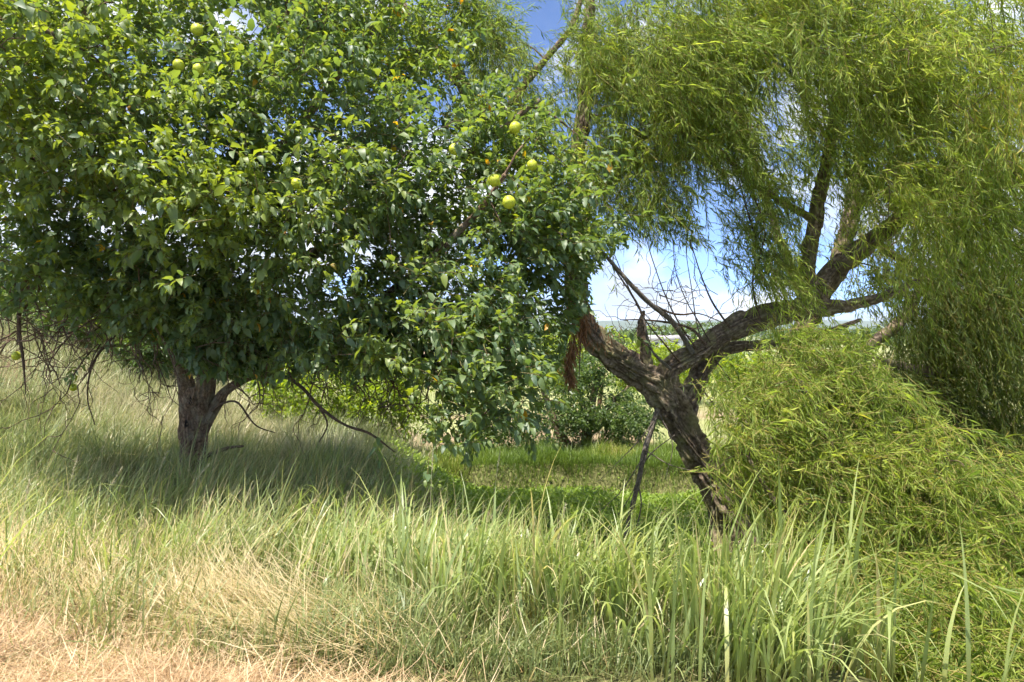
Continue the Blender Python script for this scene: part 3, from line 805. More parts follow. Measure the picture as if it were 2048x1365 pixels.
# ------------------------------------------------------------------ willows
def willow_foliage(cent, per, spread, Lr, m, leafL, droop, gaps, leafW=0.011, out=None, K=6, wind=0.35, vs=90, tw_r=0.0022, hang=0.0):
    N = len(cent) * per
    c = np.repeat(cent, per, 0)
    base = c + rng.normal(size=(N, 3)) * spread
    cd = norm(rand_dirs(len(cent)) * np.array([1, 1, 0.55]) + np.array([wind, 0, 0.1 - hang]))
    d = norm(np.repeat(cd, per, 0) * 1.1 + rand_dirs(N) * 0.75)
    cb = np.repeat(rng.normal(size=len(cent)) * 0.17, per)
    droop = np.repeat(droop * rng.uniform(0.1, 1.45, len(cent)), per)[:, None] * rng.uniform(.5, 1.3, (N, 1))
    L = rng.uniform(*Lr, N) * np.where(rng.random(N) < .08, 1.5, 1.0); p = base; path = [p]
    for k in range(1, K):
        t = k / (K - 1)
        dd = norm(d * (1 - 0.65 * t) + np.array([wind * t, 0, 0]) - np.array([0, 0, 1.0]) * droop * t + rng.normal(size=(N, 3)) * 0.06)
        p = p + dd * (L / (K - 1))[:, None]; path.append(p)
    path = np.stack(path, 1)
    keep = ~in_gaps(path[:, K // 2], gaps) & ~in_gaps(path[:, -1], gaps)
    path = path[keep]; N = len(path); cb = np.repeat(cb[keep], m)
    pos, tan = along(path, m, 0.08)
    k = N * m
    side = norm(rng.normal(size=(N, m, 3)))
    d = norm(tan * 0.9 + side * 0.8 + np.array([wind * 0.3, 0, -0.35]))
    n = norm(rng.normal(size=(N, m, 3)) + np.array([0, -0.3, 0.7]))
    pos, d, n = pos.reshape(k, 3), d.reshape(k, 3), n.reshape(k, 3)
    Lf = rng.uniform(*leafL, k)
    var = np.clip(0.2 + 0.55 * fbm(pos[:, 0] * .8, pos[:, 1] * .8, pos[:, 2] * .8, vs) + cb + rng.normal(size=k) * 0.15, 0, 1)
    G = kite_leaves(pos, d, n, Lf, leafW * rng.uniform(.8, 1.3, k), rng.uniform(-0.2, 1.0, k), var)
    pt = path[:, [0, 2, 5]]
    Vt, Qt = tubes(pt, np.repeat(np.linspace(tw_r, tw_r * .45, 3)[None], N, 0), 3)
    return G, (Vt, Qt)

def add_willow(root, limbs, ells, ncl, fol, gaps, leafmat, seed, sides=36, seg=0.025, shell=0.5, extra=None, furrow=0.2, sag=0.0, bough_r=.028):
    sk = Skeleton()
    for i, (nm, rws) in enumerate(limbs):
        _, path, r = limb(nm, rws, M['willow_bark'], root, sides=max(14, int(sides * min(1, rws[0][3] / .2))) if rws[0][3] > 0.09 else 12, seg=seg if rws[0][3] > 0.09 else 0.05,
                          furrow=furrow, wob=0.10, seed=seed + i, along=2.2, across=2.4 + 5 * rws[0][3])
        sk.add(path[::3], r[::3])
    c = clump_points(ells, ncl, shell)
    if extra is not None: c = np.vstack([c, extra])
    c = c[~in_gaps(c, gaps)]
    bp, br = grow_branches(sk, c, 0.003, bough_r, sag=sag)
    add_boughs(root, bp, br, M['twig_bark'])
    G, (Vw, Qw) = willow_foliage(c, gaps=gaps, **fol)
    link("withes", make_mesh("withes", Vw, Qw, None, {"crev": np.zeros(len(Vw))}, M['willow_twig'], True), root)["kind"] = "stuff"
    o = link("crown", make_mesh("crown", G[0], G[1], G[2], {"var": G[3]}, leafmat, False), root)
    o["kind"] = "stuff"
    return len(G[0]) // 4

W_GAPS = [(1645, 490, 40, 100, .6), (1710, 520, 60, 40, .5), (1640, 380, 30, 50, .4), (1790, 470, 40, 40, .4), (1355, 570, 95, 80, .97), (1280, 545, 50, 60, .9), (1425, 430, 35, 60, .6), (1095, 100, 35, 100, .7), (1085, 40, 35, 60, .8), (1560, 250, 50, 100, .55),
          (1410, 668, 130, 45, .95), (1230, 740, 110, 60, 1), (900, 140, 40, 50, .6), (1300, 880, 180, 140, 1), (1540, 655, 90, 22, .7), (1480, 400, 25, 50, .5), (1730, 650, 80, 30, .6), (1440, 530, 40, 60, .6)]
w_base = P(1475, 1120, 8.0); w_base[2] = height(w_base[0], w_base[1])
willow = empty("willow_tree", w_base)
tag(willow, "large leaning willow with thick furrowed forked trunk rising from the green hollow", "tree")
w_limbs = [
 ('trunk', [[*(w_base + np.array([0.05, 0, -0.2])), 0.36], *rows([(1464, 1060, 8, .24), (1444, 1000, 8, .198), (1408, 925, 8, .186), (1364, 850, 8, .20), (1334, 790, 8, .215), (1304, 752, 8, .16)])]),
 ('limb', rows([(1345, 810, 8, .19), (1318, 772, 8, .18), (1262, 738, 7.95, .16), (1205, 695, 7.9, .145), (1165, 630, 7.9, .14), (1152, 540, 7.9, .125), (1160, 430, 8, .12), (1152, 330, 8, .10), (1172, 210, 8.1, .085), (1176, 90, 8.2, .07), (1185, -40, 8.2, .05)])),
 ('limb', rows([(1340, 800, 8, .17), (1330, 762, 7.9, .13), (1345, 732, 7.85, .115), (1400, 702, 7.8, .11), (1455, 664, 7.8, .125), (1530, 632, 7.8, .125), (1612, 617, 7.8, .11), (1690, 612, 7.8, .07), (1760, 596, 7.8, .05), (1840, 560, 7.8, .03)])),
 ('limb', rows([(1360, 820, 8.05, .18), (1385, 780, 8.15, .125), (1410, 730, 8.2, .115), (1445, 700, 8.2, .085), (1500, 692, 8.3, .06), (1570, 686, 8.4, .055), (1640, 670, 8.5, .04), (1720, 640, 8.6, .02)])),
 ('limb', rows([(1640, 612, 7.8, .10), (1618, 580, 7.8, .095), (1612, 530, 7.8, .085), (1630, 450, 7.7, .075), (1642, 380, 7.6, .07), (1660, 280, 7.5, .06), (1680, 150, 7.4, .05), (1700, 0, 7.3, .035)])),
 ('limb', rows([(1600, 616, 7.8, .10), (1645, 575, 7.8, .12), (1690, 525, 7.7, .11), (1760, 470, 7.6, .09), (1840, 400, 7.4, .07), (1930, 300, 7.2, .05), (2040, 180, 7.0, .03)])),
 ('limb', rows([(1160, 470, 7.95, .10), (1100, 390, 8.0, .10), (1040, 310, 8.1, .10), (985, 243, 8.2, .095), (905, 145, 8.4, .085), (835, 60, 8.5, .07), (770, -40, 8.5, .05)])),
 ('limb', rows([(985, 260, 8.1, .05), (1050, 170, 8.2, .048), (1105, 105, 8.3, .045), (1140, 60, 8.3, .04), (1170, -20, 8.4, .03)])),
 ('limb', rows([(1152, 420, 8, .06), (1200, 380, 7.9, .055), (1250, 320, 7.8, .045), (1330, 210, 7.6, .035), (1400, 90, 7.4, .025)])),
 ('limb', rows([(1160, 345, 8, .04), (1220, 330, 7.9, .032), (1310, 318, 7.7, .026), (1420, 320, 7.5, .018)])),
 ('limb', rows([(1630, 440, 7.7, .05), (1560, 400, 7.6, .04), (1500, 360, 7.5, .035), (1440, 300, 7.4, .025)])),
]
W_ELL = [(1330, 430, 110, 80, 7.5, .5, .4), (1250, 440, 60, 80, 7.7, .4, .25), (1500, 480, 70, 70, 7.5, .5, .2), (1440, 590, 40, 40, 7.6, .3, .06), (1560, 560, 60, 60, 7.5, .5, .25), (1530, 650, 60, 25, 7.5, .3, .1), (1260, 90, 150, 120, 7.6, .9, .8), (1450, 200, 150, 130, 7.4, .9, .8), (1250, 300, 100, 110, 7.8, .6, .4), (1560, 20, 300, 100, 7.2, 1.1, .9), (1330, 130, 200, 160, 7.4, 1.1, 1.1), (1600, 110, 220, 190, 7.0, 1.3, 1.6), (1880, 180, 230, 260, 6.4, 1.3, 2.2), (1790, 400, 140, 110, 6.9, 1.0, .45),
         (1360, 330, 140, 90, 7.4, .8, .5), (1540, 480, 90, 80, 7.6, .6, .15), (1980, 430, 130, 150, 6.6, 1.0, .7), (1200, 220, 90, 170, 7.9, .6, .4), (1000, 90, 100, 140, 8.3, .6, .6), (900, 70, 90, 90, 8.4, .5, .3), (1090, 190, 70, 80, 8.1, .5, .25), (1140, 40, 60, 70, 8.2, .5, .2),
         (1600, -180, 600, 150, 7.2, 1.6, .6), (1500, 260, 120, 100, 7.3, .8, .5), (1420, 440, 90, 60, 7.6, .5, .15), (1620, 310, 120, 100, 7.2, .9, .35), (1740, 540, 90, 50, 7.9, .6, .12)]
nW = add_willow(willow, w_limbs, W_ELL, 460, dict(per=17, spread=0.16, Lr=(0.35, 0.9), m=24, leafL=(0.065, 0.14), droop=1.15, leafW=0.0064, hang=0.05),
                W_GAPS, M['willow_leaf'], 200, sides=110, furrow=0.30)
# broken snag and the bare boughs in the fork
limb("broken_snag", rows([(1302, 765, 7.95, .12), (1290, 725, 7.92, .085), (1286, 690, 7.9, .065), (1283, 655, 7.9, .055), (1288, 622, 7.9, .015)]), M['willow_bark'], willow, sides=24, seg=0.02, furrow=.22, wob=.2, seed=301)
DEAD = [[(1385, 705, 7.7, .034), (1345, 645, 7.5, .03), (1300, 608, 7.4, .028), (1262, 570, 7.3, .026), (1205, 505, 7.3, .018)],
        [(1310, 612, 7.45, .018), (1340, 626, 7.4, .014), (1365, 630, 7.3, .012), (1400, 628, 7.3, .008), (1455, 650, 7.3, .004)],
        [(1412, 690, 7.6, .022), (1385, 660, 7.6, .018), (1345, 647, 7.5, .015), (1290, 640, 7.5, .01), (1240, 640, 7.5, .005)],
        [(1340, 738, 7.7, .022), (1315, 715, 7.6, .018), (1298, 690, 7.5, .016), (1280, 620, 7.5, .013), (1230, 540, 7.5, .009), (1190, 480, 7.5, .005)],
        [(1360, 725, 7.7, .012), (1330, 690, 7.6, .010), (1290, 640, 7.5, .008), (1250, 560, 7.4, .006), (1225, 500, 7.4, .004)],
        [(1395, 700, 7.7, .012), (1360, 650, 7.6, .010), (1330, 590, 7.5, .008), (1305, 520, 7.5, .006), (1290, 470, 7.4, .004)],
        [(1405, 690, 7.7, .009), (1392, 640, 7.6, .008), (1385, 590, 7.5, .006), (1372, 500, 7.5, .004), (1378, 440, 7.5, .003)],
        [(1420, 685, 7.7, .010), (1395, 640, 7.6, .008), (1372, 600, 7.5, .006), (1352, 545, 7.5, .005), (1345, 480, 7.5, .003)],
        [(1460, 655, 7.7, .014), (1425, 605, 7.6, .011), (1400, 545, 7.5, .008), (1380, 480, 7.4, .005)],
        [(1318, 590, 7.4, .008), (1345, 600, 7.4, .006), (1375, 608, 7.4, .004), (1400, 612, 7.4, .003)],
        [(1520, 640, 7.6, .014), (1505, 560, 7.5, .012), (1530, 470, 7.4, .010), (1510, 400, 7.4, .008), (1480, 340, 7.3, .005)],
        [(1560, 628, 7.7, .016), (1540, 560, 7.6, .012), (1500, 440, 7.5, .010), (1475, 350, 7.4, .006)],
        [(1500, 690, 7.9, .012), (1545, 740, 7.8, .009), (1580, 780, 7.8, .005)],
        [(1398, 770, 7.9, .012), (1420, 800, 7.7, .009), (1450, 840, 7.6, .005)],
        [(1430, 720, 7.9, .010), (1470, 770, 7.8, .008), (1500, 800, 7.8, .005)]]
for k, d_ in enumerate(DEAD):
    limb("dead_branch", rows(d_), M['twig_bark'] if k % 3 else M['dead_bark'], willow, sides=8, seg=0.05, seed=320 + k, wob=.15)
st = np.array([P(rng.uniform(1240, 1440), rng.uniform(560, 700), rng.uniform(7.3, 7.8)) for _ in range(64)])
pp, _ = bare_twigs(st, np.stack([rng.normal(size=64) * .8 - .2, rng.normal(size=64) * .3, rng.random(64) * 1.4 - .2], 1), (0.3, 0.9), grav=-0.1)
pp[:, 1:-1] += rng.normal(size=pp[:, 1:-1].shape) * .012
Vt, Qt = tubes(pp, np.repeat(np.linspace(.0045, .0015, pp.shape[1])[None], len(pp), 0), 4)
link("dead_twigs", make_mesh("dead_twigs", Vt, Qt, None, {"crev": np.zeros(len(Vt))}, M['twig_bark'], True), willow)["kind"] = "stuff"

# hanging grey dead branch below the fork
hb = empty("fallen_branch", P(1250, 1075, 7.6))
tag(hb, "bare grey broken branch propped from the willow fork down into the hollow", "branch")
limb("stem", rows([(1316, 818, 7.75, .035), (1302, 860, 7.7, .032), (1288, 905, 7.65, .03), (1278, 960, 7.6, .028), (1264, 1015, 7.55, .026), (1248, 1075, 7.5, .02)]), M['dead_bark'], hb, sides=10, seg=.03, seed=401, wob=.15)
for k, t_ in enumerate([[(1300, 868, 7.7, .012), (1290, 920, 7.6, .009), (1262, 990, 7.5, .006), (1215, 1060, 7.4, .003)], [(1284, 930, 7.65, .01), (1310, 900, 7.6, .007), (1350, 870, 7.5, .004)],
                        [(1276, 970, 7.6, .01), (1282, 1010, 7.5, .009), (1270, 1070, 7.5, .005)], [(1290, 900, 7.6, .008), (1340, 930, 7.5, .006), (1400, 945, 7.4, .004)], [(1310, 840, 7.7, .008), (1270, 890, 7.6, .006), (1200, 960, 7.4, .003)],
                        [(1286, 915, 7.6, .008), (1240, 985, 7.5, .006), (1190, 1030, 7.4, .003)], [(1320, 830, 7.8, .007), (1345, 890, 7.6, .005), (1330, 960, 7.5, .003)]]):
    limb("side_twig", rows(t_), M['dead_bark'], hb, sides=7, seg=.05, seed=410 + k, wob=.15)

# hanging rust-brown dead leaf mat
dm = empty("dead_leaf_hank", P(1155, 600, 7.4))
tag(dm, "rust-brown hank of dead leaves dangling where the two trees meet", "dead leaves")
n = 900
tt = rng.random(n)
c = np.array([P(1150 + 14 * math.sin(6 * a), 590 + 175 * a, 7.4) for a in tt]) + rng.normal(size=(n, 3)) * np.array([.05, .06, .03]) * (1.15 - tt[:, None] * .75)
G1 = slim_leaves(c, rng.normal(size=(n, 3)) * .28 + np.array([0, 0, -1]), rand_dirs(n), rng.uniform(.07, .17, n), rng.uniform(.006, .014, n), rng.uniform(-.9, .9, n), rng.random(n))
n2 = 120
c2 = np.array([P(rng.uniform(1110, 1250), rng.uniform(640, 700), 7.5) for _ in range(n2)])
G2 = slim_leaves(c2, rng.normal(size=(n2, 3)) * .3 + np.array([0, 0, -1]), rand_dirs(n2), rng.uniform(.06, .12, n2), rng.uniform(.008, .016, n2), rng.uniform(-.9, .9, n2), rng.random(n2))
G = cat([G1, G2])
o = link("dead_foliage", make_mesh("dead_foliage", G[0], G[1], G[2], {"var": G[3]}, M['dead_leaf']), dm); o["kind"] = "stuff"
limb("stem", rows([(1160, 560, 7.6, .02), (1152, 610, 7.45, .018), (1160, 680, 7.4, .012), (1158, 760, 7.4, .004)]), M['twig_bark'], dm, sides=7, seg=.05, seed=430)

# second willow behind, trunk rising past the long limb
b2 = P(1560, 960, 10.5); b2[2] = height(b2[0], b2[1])
will2 = empty("willow_tree", b2)
tag(will2, "willow standing behind the long horizontal limb, its trunk mostly hidden by drooping leaves", "tree")
add_willow(will2, [('trunk', [[*b2, .26], *rows([(1560, 900, 10.5, .22), (1575, 800, 10.5, .20), (1592, 700, 10.4, .18), (1618, 640, 10.3, .16), (1660, 560, 10.2, .14), (1700, 430, 10.2, .12), (1730, 250, 10.2, .08), (1750, 60, 10.2, .04)])]),
                   ('limb', rows([(1700, 430, 10.2, .08), (1790, 330, 10.0, .07), (1900, 220, 9.8, .05), (2020, 100, 9.6, .03)])),
                   ('limb', rows([(1618, 640, 10.3, .08), (1560, 480, 10.2, .06), (1500, 300, 10.1, .05), (1460, 120, 10, .03)]))],
           [(1770, 280, 260, 200, 10.0, 1.2, 1.1), (1480, 160, 160, 150, 10.2, .8, .4), (1620, 480, 90, 80, 10.0, .6, .25), (1850, 120, 250, 200, 9.6, 1.0, .7)], 80,
           dict(per=16, spread=0.26, Lr=(0.5, 1.1), m=18, leafL=(0.08, 0.13), droop=1.6, leafW=0.014), W_GAPS, M['willow_leaf'], 500, sides=20, seg=.05)

# third willow, dark curtain at the right
b3 = P(1895, 1010, 9.6); b3[2] = height(b3[0], b3[1])
will3 = empty("willow_tree", b3)
tag(will3, "shaded dark willow with hanging curtain of leaves behind the pale willow shrub", "tree")
add_willow(will3, [('trunk', [[*b3, .24], *rows([(1892, 930, 9.6, .20), (1885, 820, 9.6, .17), (1882, 700, 9.6, .15), (1890, 560, 9.6, .13), (1920, 420, 9.5, .10), (1960, 250, 9.4, .06)])]),
                   ('limb', rows([(1884, 745, 9.6, .08), (1850, 742, 9.2, .07), (1795, 732, 9.0, .06), (1745, 712, 8.9, .035)])),
                   ('limb', rows([(1690, 745, 9.0, .05), (1738, 694, 9.0, .07), (1770, 668, 9.1, .085), (1810, 635, 9.2, .08), (1835, 590, 9.3, .07), (1870, 540, 9.5, .06)])),
                   ('limb', rows([(1890, 560, 9.6, .09), (1980, 480, 9.3, .07), (2080, 420, 9.0, .05)])),
                   ('limb', rows([(1890, 600, 9.6, .08), (1800, 520, 9.4, .06), (1720, 470, 9.3, .04)]))],
           [(1890, 560, 170, 130, 9.3, .9, 1.0), (1990, 560, 120, 160, 9.0, .9, 1.0), (1900, 760, 140, 140, 9.4, .7, .8), (2020, 780, 90, 160, 9.2, .7, .7), (1800, 540, 120, 90, 9.3, .6, .7), (1850, 660, 90, 80, 9.2, .5, .4), (1790, 790, 80, 60, 9.4, .5, .3), (1930, 330, 160, 120, 9.3, .8, .5), (1990, 880, 110, 80, 9.2, .6, .5), (1850, 860, 90, 70, 9.3, .5, .3)], 205,
           dict(per=18, spread=0.22, Lr=(0.5, 1.1), m=20, leafL=(0.075, 0.13), droop=2.2, leafW=0.013, hang=.3), [(1730, 650, 90, 40, .8), (1840, 625, 25, 25, .8), (1700, 720, 60, 40, .8)], M['willow_leaf_shaded'], 600, sides=20, seg=.05)

# low sunlit willow shrub in front, right
b4 = P(1760, 1230, 6.3); b4[2] = height(b4[0], b4[1])
shrub = empty("willow_shrub", b4)
tag(shrub, "low sunlit yellow-green willow shrub spilling over the bank in front of the trunk", "shrub")
S_GAPS = [(1640, 1010, 45, 40, .75), (1510, 1110, 50, 45, .7), (1800, 850, 40, 30, .6), (1850, 1090, 50, 40, .7), (1700, 1160, 60, 40, .7), (1560, 880, 40, 35, .6), (1960, 1010, 40, 40, .6), (1760, 1020, 30, 40, .6), (1400, 1080, 60, 120, .8), (1330, 900, 90, 200, 1), (1420, 1040, 30, 60, .7), (1700, 560, 200, 90, 1), (1950, 640, 200, 170, 1), (1460, 640, 100, 60, 1), (1330, 1200, 120, 200, .8)]
add_willow(shrub, [('stem', [[*b4, .06], *rows([(1740, 1100, 6.3, .05), (1700, 980, 6.2, .04), (1650, 860, 6.1, .03), (1600, 760, 6.0, .015)])]),
                   ('stem', [[*b4, .06], *rows([(1800, 1100, 6.1, .05), (1860, 980, 5.9, .04), (1900, 900, 5.8, .02)])]),
                   ('stem', [[*b4, .05], *rows([(1650, 1130, 6.1, .045), (1560, 1020, 6.0, .03), (1500, 920, 6.0, .015)])]),
                   ('stem', [[*b4, .05], *rows([(1850, 1200, 5.8, .045), (1960, 1100, 5.5, .03), (2060, 1000, 5.3, .015)])])],
           [(1640, 800, 180, 110, 6.3, .5, 1.0), (1580, 950, 170, 130, 6.2, .6, 1.0), (1760, 950, 200, 150, 6.0, .6, 1.4), (1900, 1020, 130, 120, 5.6, .5, .9), (1640, 1130, 150, 110, 6.0, .5, .8),
            (1820, 1180, 220, 130, 5.6, .5, 1.3), (2000, 1200, 120, 180, 5.2, .4, .9), (1560, 1180, 100, 70, 6.0, .4, .3), (1900, 1330, 200, 60, 5.2, .3, .5), (1640, 700, 90, 40, 6.5, .3, .35), (1500, 800, 80, 80, 6.4, .4, .4), (1480, 950, 70, 100, 6.3, .4, .4), (1720, 720, 60, 30, 6.6, .3, .15), (1740, 1290, 170, 100, 4.6, .35, .8), (1950, 1300, 140, 110, 4.2, .3, .8), (1600, 1250, 110, 80, 4.9, .3, .4), (1850, 1370, 250, 60, 4.0, .25, .7)], 370,
           dict(per=15, spread=0.17, Lr=(0.3, 0.85), m=22, leafL=(0.07, 0.15), droop=1.1, leafW=0.0060, wind=.25, hang=-.15, tw_r=.003), S_GAPS, M['willow_leaf'], 700, sides=14, seg=.05, bough_r=.014)

# ------------------------------------------------------------------ background trees and shrubs
def leafy(root, ells, ncl, per, leafL, mat, trunk_rows, m=10, spread=.3, Lr=(.2, .45), wr=.5, bark='osage_bark', sides=14):
    sk = Skeleton()
    for i, rw in enumerate(trunk_rows):
        _, path, r = limb("trunk" if i == 0 else "limb", rw, M[bark], root, sides=sides, seg=.06, seed=800 + i + int(abs(rw[0][0]) * 10) % 50, wob=.12)
        sk.add(path[::2], r[::2])
    c = clump_points(ells, ncl, .4)
    bp, br = grow_branches(sk, c, .004, .02)
    add_boughs(root, bp, br, M['twig_bark'], 4, 20)
    sp = shoots(c, per, spread, .2, c.mean(0), Lr)
    a = osage_foliage(sp, m, leafL, wr)
    var = np.clip(.15 + .5 * fbm(a[0][:, 0], a[0][:, 1], a[0][:, 2], 66) + rng.normal(size=len(a[0])) * .18, 0, 1)
    k = len(a[0])
    o4 = (np.arange(k) * 4)[:, None, None]
    d = norm(a[1]); s = norm(np.cross(a[2], d)); n = np.cross(d, s)
    L = a[3][:, None]; W = a[4][:, None]
    Vq = np.stack([a[0], a[0] + d * L * .45 - s * W * .5 + n * L * .06, a[0] + d * L * .98 - n * L * .15, a[0] + d * L * .45 + s * W * .5 + n * L * .06], 1).reshape(-1, 3)
    T = (np.array([[0, 1, 2], [0, 2, 3]])[None] + o4).reshape(-1, 3)
    o = link("crown", make_mesh("crown", Vq, None, T, {"var": np.repeat(var, 4)}, mat), root)
    o["kind"] = "stuff"

def bg_tree(name, label, catg, px, pyb, Y, trunk, ells, ncl, per, leafL, mat, **k):
    b = P(px, pyb, Y); b[2] = height(b[0], b[1])
    root = empty(name, b); tag(root, label, catg)
    tr = [[[*(b + np.array([0, 0, -.05])), trunk[0][0][3] * 1.25], *rows(trunk[0])]] + [rows(t) for t in trunk[1:]]
    leafy(root, ells, ncl, per, leafL, mat, tr, **k)
    return root
bg_tree("small_tree", "small dark tree with leaning trunk, left of the pair beyond the hollow", "tree", 1140, 915, 13.6,
        [[(1138, 900, 13.6, .11), (1122, 872, 13.6, .095), (1105, 835, 13.6, .08), (1085, 780, 13.6, .05)]],
        [(1070, 790, 100, 80, 13.6, .8, 1), (1010, 850, 70, 45, 13.4, .5, .5), (1120, 840, 50, 40, 13.5, .5, .3)], 44, 14, (.07, .12), M['small_tree_leaf'])
bg_tree("small_tree", "small dark round tree, right of the pair beyond the hollow, upright trunk", "tree", 1172, 915, 14.2,
        [[(1172, 895, 14.2, .13), (1176, 860, 14.2, .11), (1185, 800, 14.2, .08), (1205, 730, 14.2, .04)], [(1178, 850, 14.2, .06), (1220, 810, 14.2, .05), (1260, 770, 14.2, .03)],
         [(1215, 850, 13.9, .03), (1205, 880, 13.9, .025), (1198, 905, 13.9, .02)]],
        [(1200, 790, 85, 85, 14.2, .9, 1), (1240, 840, 60, 45, 14.0, .6, .5), (1180, 760, 60, 50, 14.2, .6, .4)], 56, 14, (.07, .12), M['small_tree_leaf'])
bg_tree("leafy_shrub", "tall yellow-green shrub glowing behind the willow's left limb", "shrub", 1190, 900, 18,
        [[(1190, 860, 18, .08), (1200, 800, 18, .06), (1210, 740, 18, .03)]],
        [(1200, 725, 110, 60, 18, 1.0, 1), (1130, 740, 60, 70, 18, .8, .5), (1290, 720, 50, 50, 19, .8, .4)], 60, 14, (.1, .17), M['shrub_leaf'], spread=.4)
bg_tree("leafy_shrub", "yellow-green shrub seen between bare twigs left of the brown trunk", "shrub", 230, 800, 14,
        [[(230, 770, 14, .08), (240, 720, 14, .06), (245, 670, 14, .03)]],
        [(245, 680, 110, 70, 14, .9, 1), (120, 660, 90, 80, 15, .8, .6), (310, 730, 60, 40, 13.5, .6, .4)], 60, 14, (.09, .15), M['shrub_leaf'], spread=.36)
bg_tree("leafy_shrub", "bushy yellow-green shrub behind the drooping crown, right of the brown trunk", "shrub", 690, 870, 12.5,
        [[(690, 840, 12.5, .07), (690, 800, 12.5, .05), (700, 740, 12.5, .03)]],
        [(640, 770, 120, 70, 12.5, .8, 1), (740, 810, 80, 70, 12.3, .7, .9), (560, 780, 60, 50, 12.6, .6, .4), (790, 760, 60, 80, 12.6, .6, .5)], 80, 13, (.08, .14), M['shrub_leaf'], spread=.3)
bg_tree("leafy_shrub", "shrub at the far left edge behind hanging twigs", "shrub", 20, 800, 16,
        [[(20, 760, 16, .08), (10, 720, 16, .05), (0, 660, 16, .03)]],
        [(10, 640, 110, 90, 16, .9, 1)], 30, 14, (.1, .17), M['shrub_leaf'], spread=.4)
bg_tree("leafy_shrub", "grey-green bush in the far field, seen under the willow's long limb", "shrub", 1440, 745, 34,
        [[(1440, 735, 34, .1), (1440, 720, 34, .07), (1445, 705, 34, .04)]],
        [(1440, 718, 70, 22, 34, 1.5, 1), (1380, 728, 50, 14, 35, 1, .5)], 40, 12, (.16, .3), M['small_tree_leaf'], spread=.6, Lr=(.3, .7))

bg_tree("leafy_shrub", "pale green shrub just behind the forked brown trunk", "shrub", 450, 800, 15,
        [[(450, 770, 15, .07), (455, 730, 15, .05), (460, 690, 15, .03)]],
        [(460, 710, 100, 60, 15, .8, 1), (540, 740, 60, 50, 15, .6, .5)], 45, 13, (.09, .15), M['shrub_leaf'], spread=.36)
bg_tree("leafy_shrub", "light green bush in the field directly behind the willow fork", "shrub", 1370, 760, 24,
        [[(1370, 745, 24, .08), (1372, 730, 24, .06), (1375, 715, 24, .03)]],
        [(1375, 725, 60, 28, 24, 1.0, 1), (1320, 745, 40, 18, 24, .8, .5)], 40, 12, (.12, .2), M['shrub_leaf'], spread=.45)
bg_tree("leafy_shrub", "low bush half hidden behind the willow shrub's left edge", "shrub", 1500, 790, 17,
        [[(1500, 775, 17, .06), (1502, 755, 17, .05), (1505, 735, 17, .03)]],
        [(1500, 750, 70, 40, 17, .8, 1)], 35, 12, (.1, .16), M['shrub_leaf'], spread=.4)

bg_tree("leafy_shrub", "dark green shrub beyond the bare twigs, nearest the left trunk", "shrub", 320, 790, 13,
        [[(320, 760, 13, .06), (322, 730, 13, .05), (325, 690, 13, .03)]],
        [(320, 680, 80, 60, 13, .7, 1), (250, 620, 80, 50, 13.5, .7, .7)], 55, 13, (.08, .14), M['small_tree_leaf'], spread=.34)
bg_tree("leafy_shrub", "dark green shrub between the left edge and the yellow-green shrub", "shrub", 110, 770, 13,
        [[(110, 740, 13, .06), (108, 710, 13, .05), (105, 670, 13, .03)]],
        [(90, 640, 100, 60, 13, .7, 1), (20, 610, 60, 50, 13, .6, .5)], 55, 13, (.08, .14), M['small_tree_leaf'], spread=.34)

# far tree belt: one mass on the horizon
nb = 26000
bx = rng.uniform(-260, 320, nb); by = 190 + 25 * rng.random(nb)
hb_ = 3 + 5.5 * fbm(bx * .05, 0, 0, 8, 3)
bz = height(bx, by) + hb_ * rng.random(nb) ** .7
pp = np.stack([bx, by, bz], -1)
a1 = rand_dirs(nb); a2 = norm(np.cross(a1, rand_dirs(nb)))
sz = rng.uniform(.5, 1.3, nb)[:, None]
Vq = np.stack([pp - a1 * sz, pp + a2 * sz * .7, pp + a1 * sz], 1).reshape(-1, 3)
fo = link("treeline", make_mesh("treeline", Vq, None, np.arange(nb * 3).reshape(-1, 3), {"var": np.repeat(rng.random(nb), 3)}, M['small_tree_leaf']))
tag(fo, "far belt of trees along the horizon beyond the field", "treeline", kind="stuff")

# far house
hs = P(1335, 690, 150); hz = float(height(hs[0], hs[1]))
house = empty("farm_house", (hs[0], hs[1], hz))
tag(house, "long low white farm building far off under the willow limb", "house")
def boxmesh(nm, x0, x1, y0, y1, z0, z1, mat, parent):
    V = np.array([[x, y, z] for z in (z0, z1) for y in (y0, y1) for x in (x0, x1)], float)
    Q = [[0, 2, 3, 1], [4, 5, 7, 6], [0, 1, 5, 4], [1, 3, 7, 5], [3, 2, 6, 7], [2, 0, 4, 6]]
    o = bpy.data.objects.new(nm, make_mesh(nm, V, Q, None, None, mat)); COL.objects.link(o); o.parent = parent
    return o
wl_ = boxmesh("wall", -4.5, 4.5, -2.5, 2.5, 0, 2.4, M['white_wall'], house)
V = np.array([[-4.9, -2.9, 2.38], [4.9, -2.9, 2.38], [4.9, 2.9, 2.38], [-4.9, 2.9, 2.38], [-4.9, 0, 3.5], [4.9, 0, 3.5]])
o = bpy.data.objects.new("roof", make_mesh("roof", V, [[0, 1, 5, 4], [2, 3, 4, 5], [0, 3, 2, 1]], [[0, 4, 3], [1, 2, 5]], None, M['roof_grey'])); COL.objects.link(o); o.parent = house
for xw in (-3, -1, 1.2, 3.2): boxmesh("window", xw - .4, xw + .4, -2.53, -2.45, 1.0, 1.9, M['dark_pane'], house)

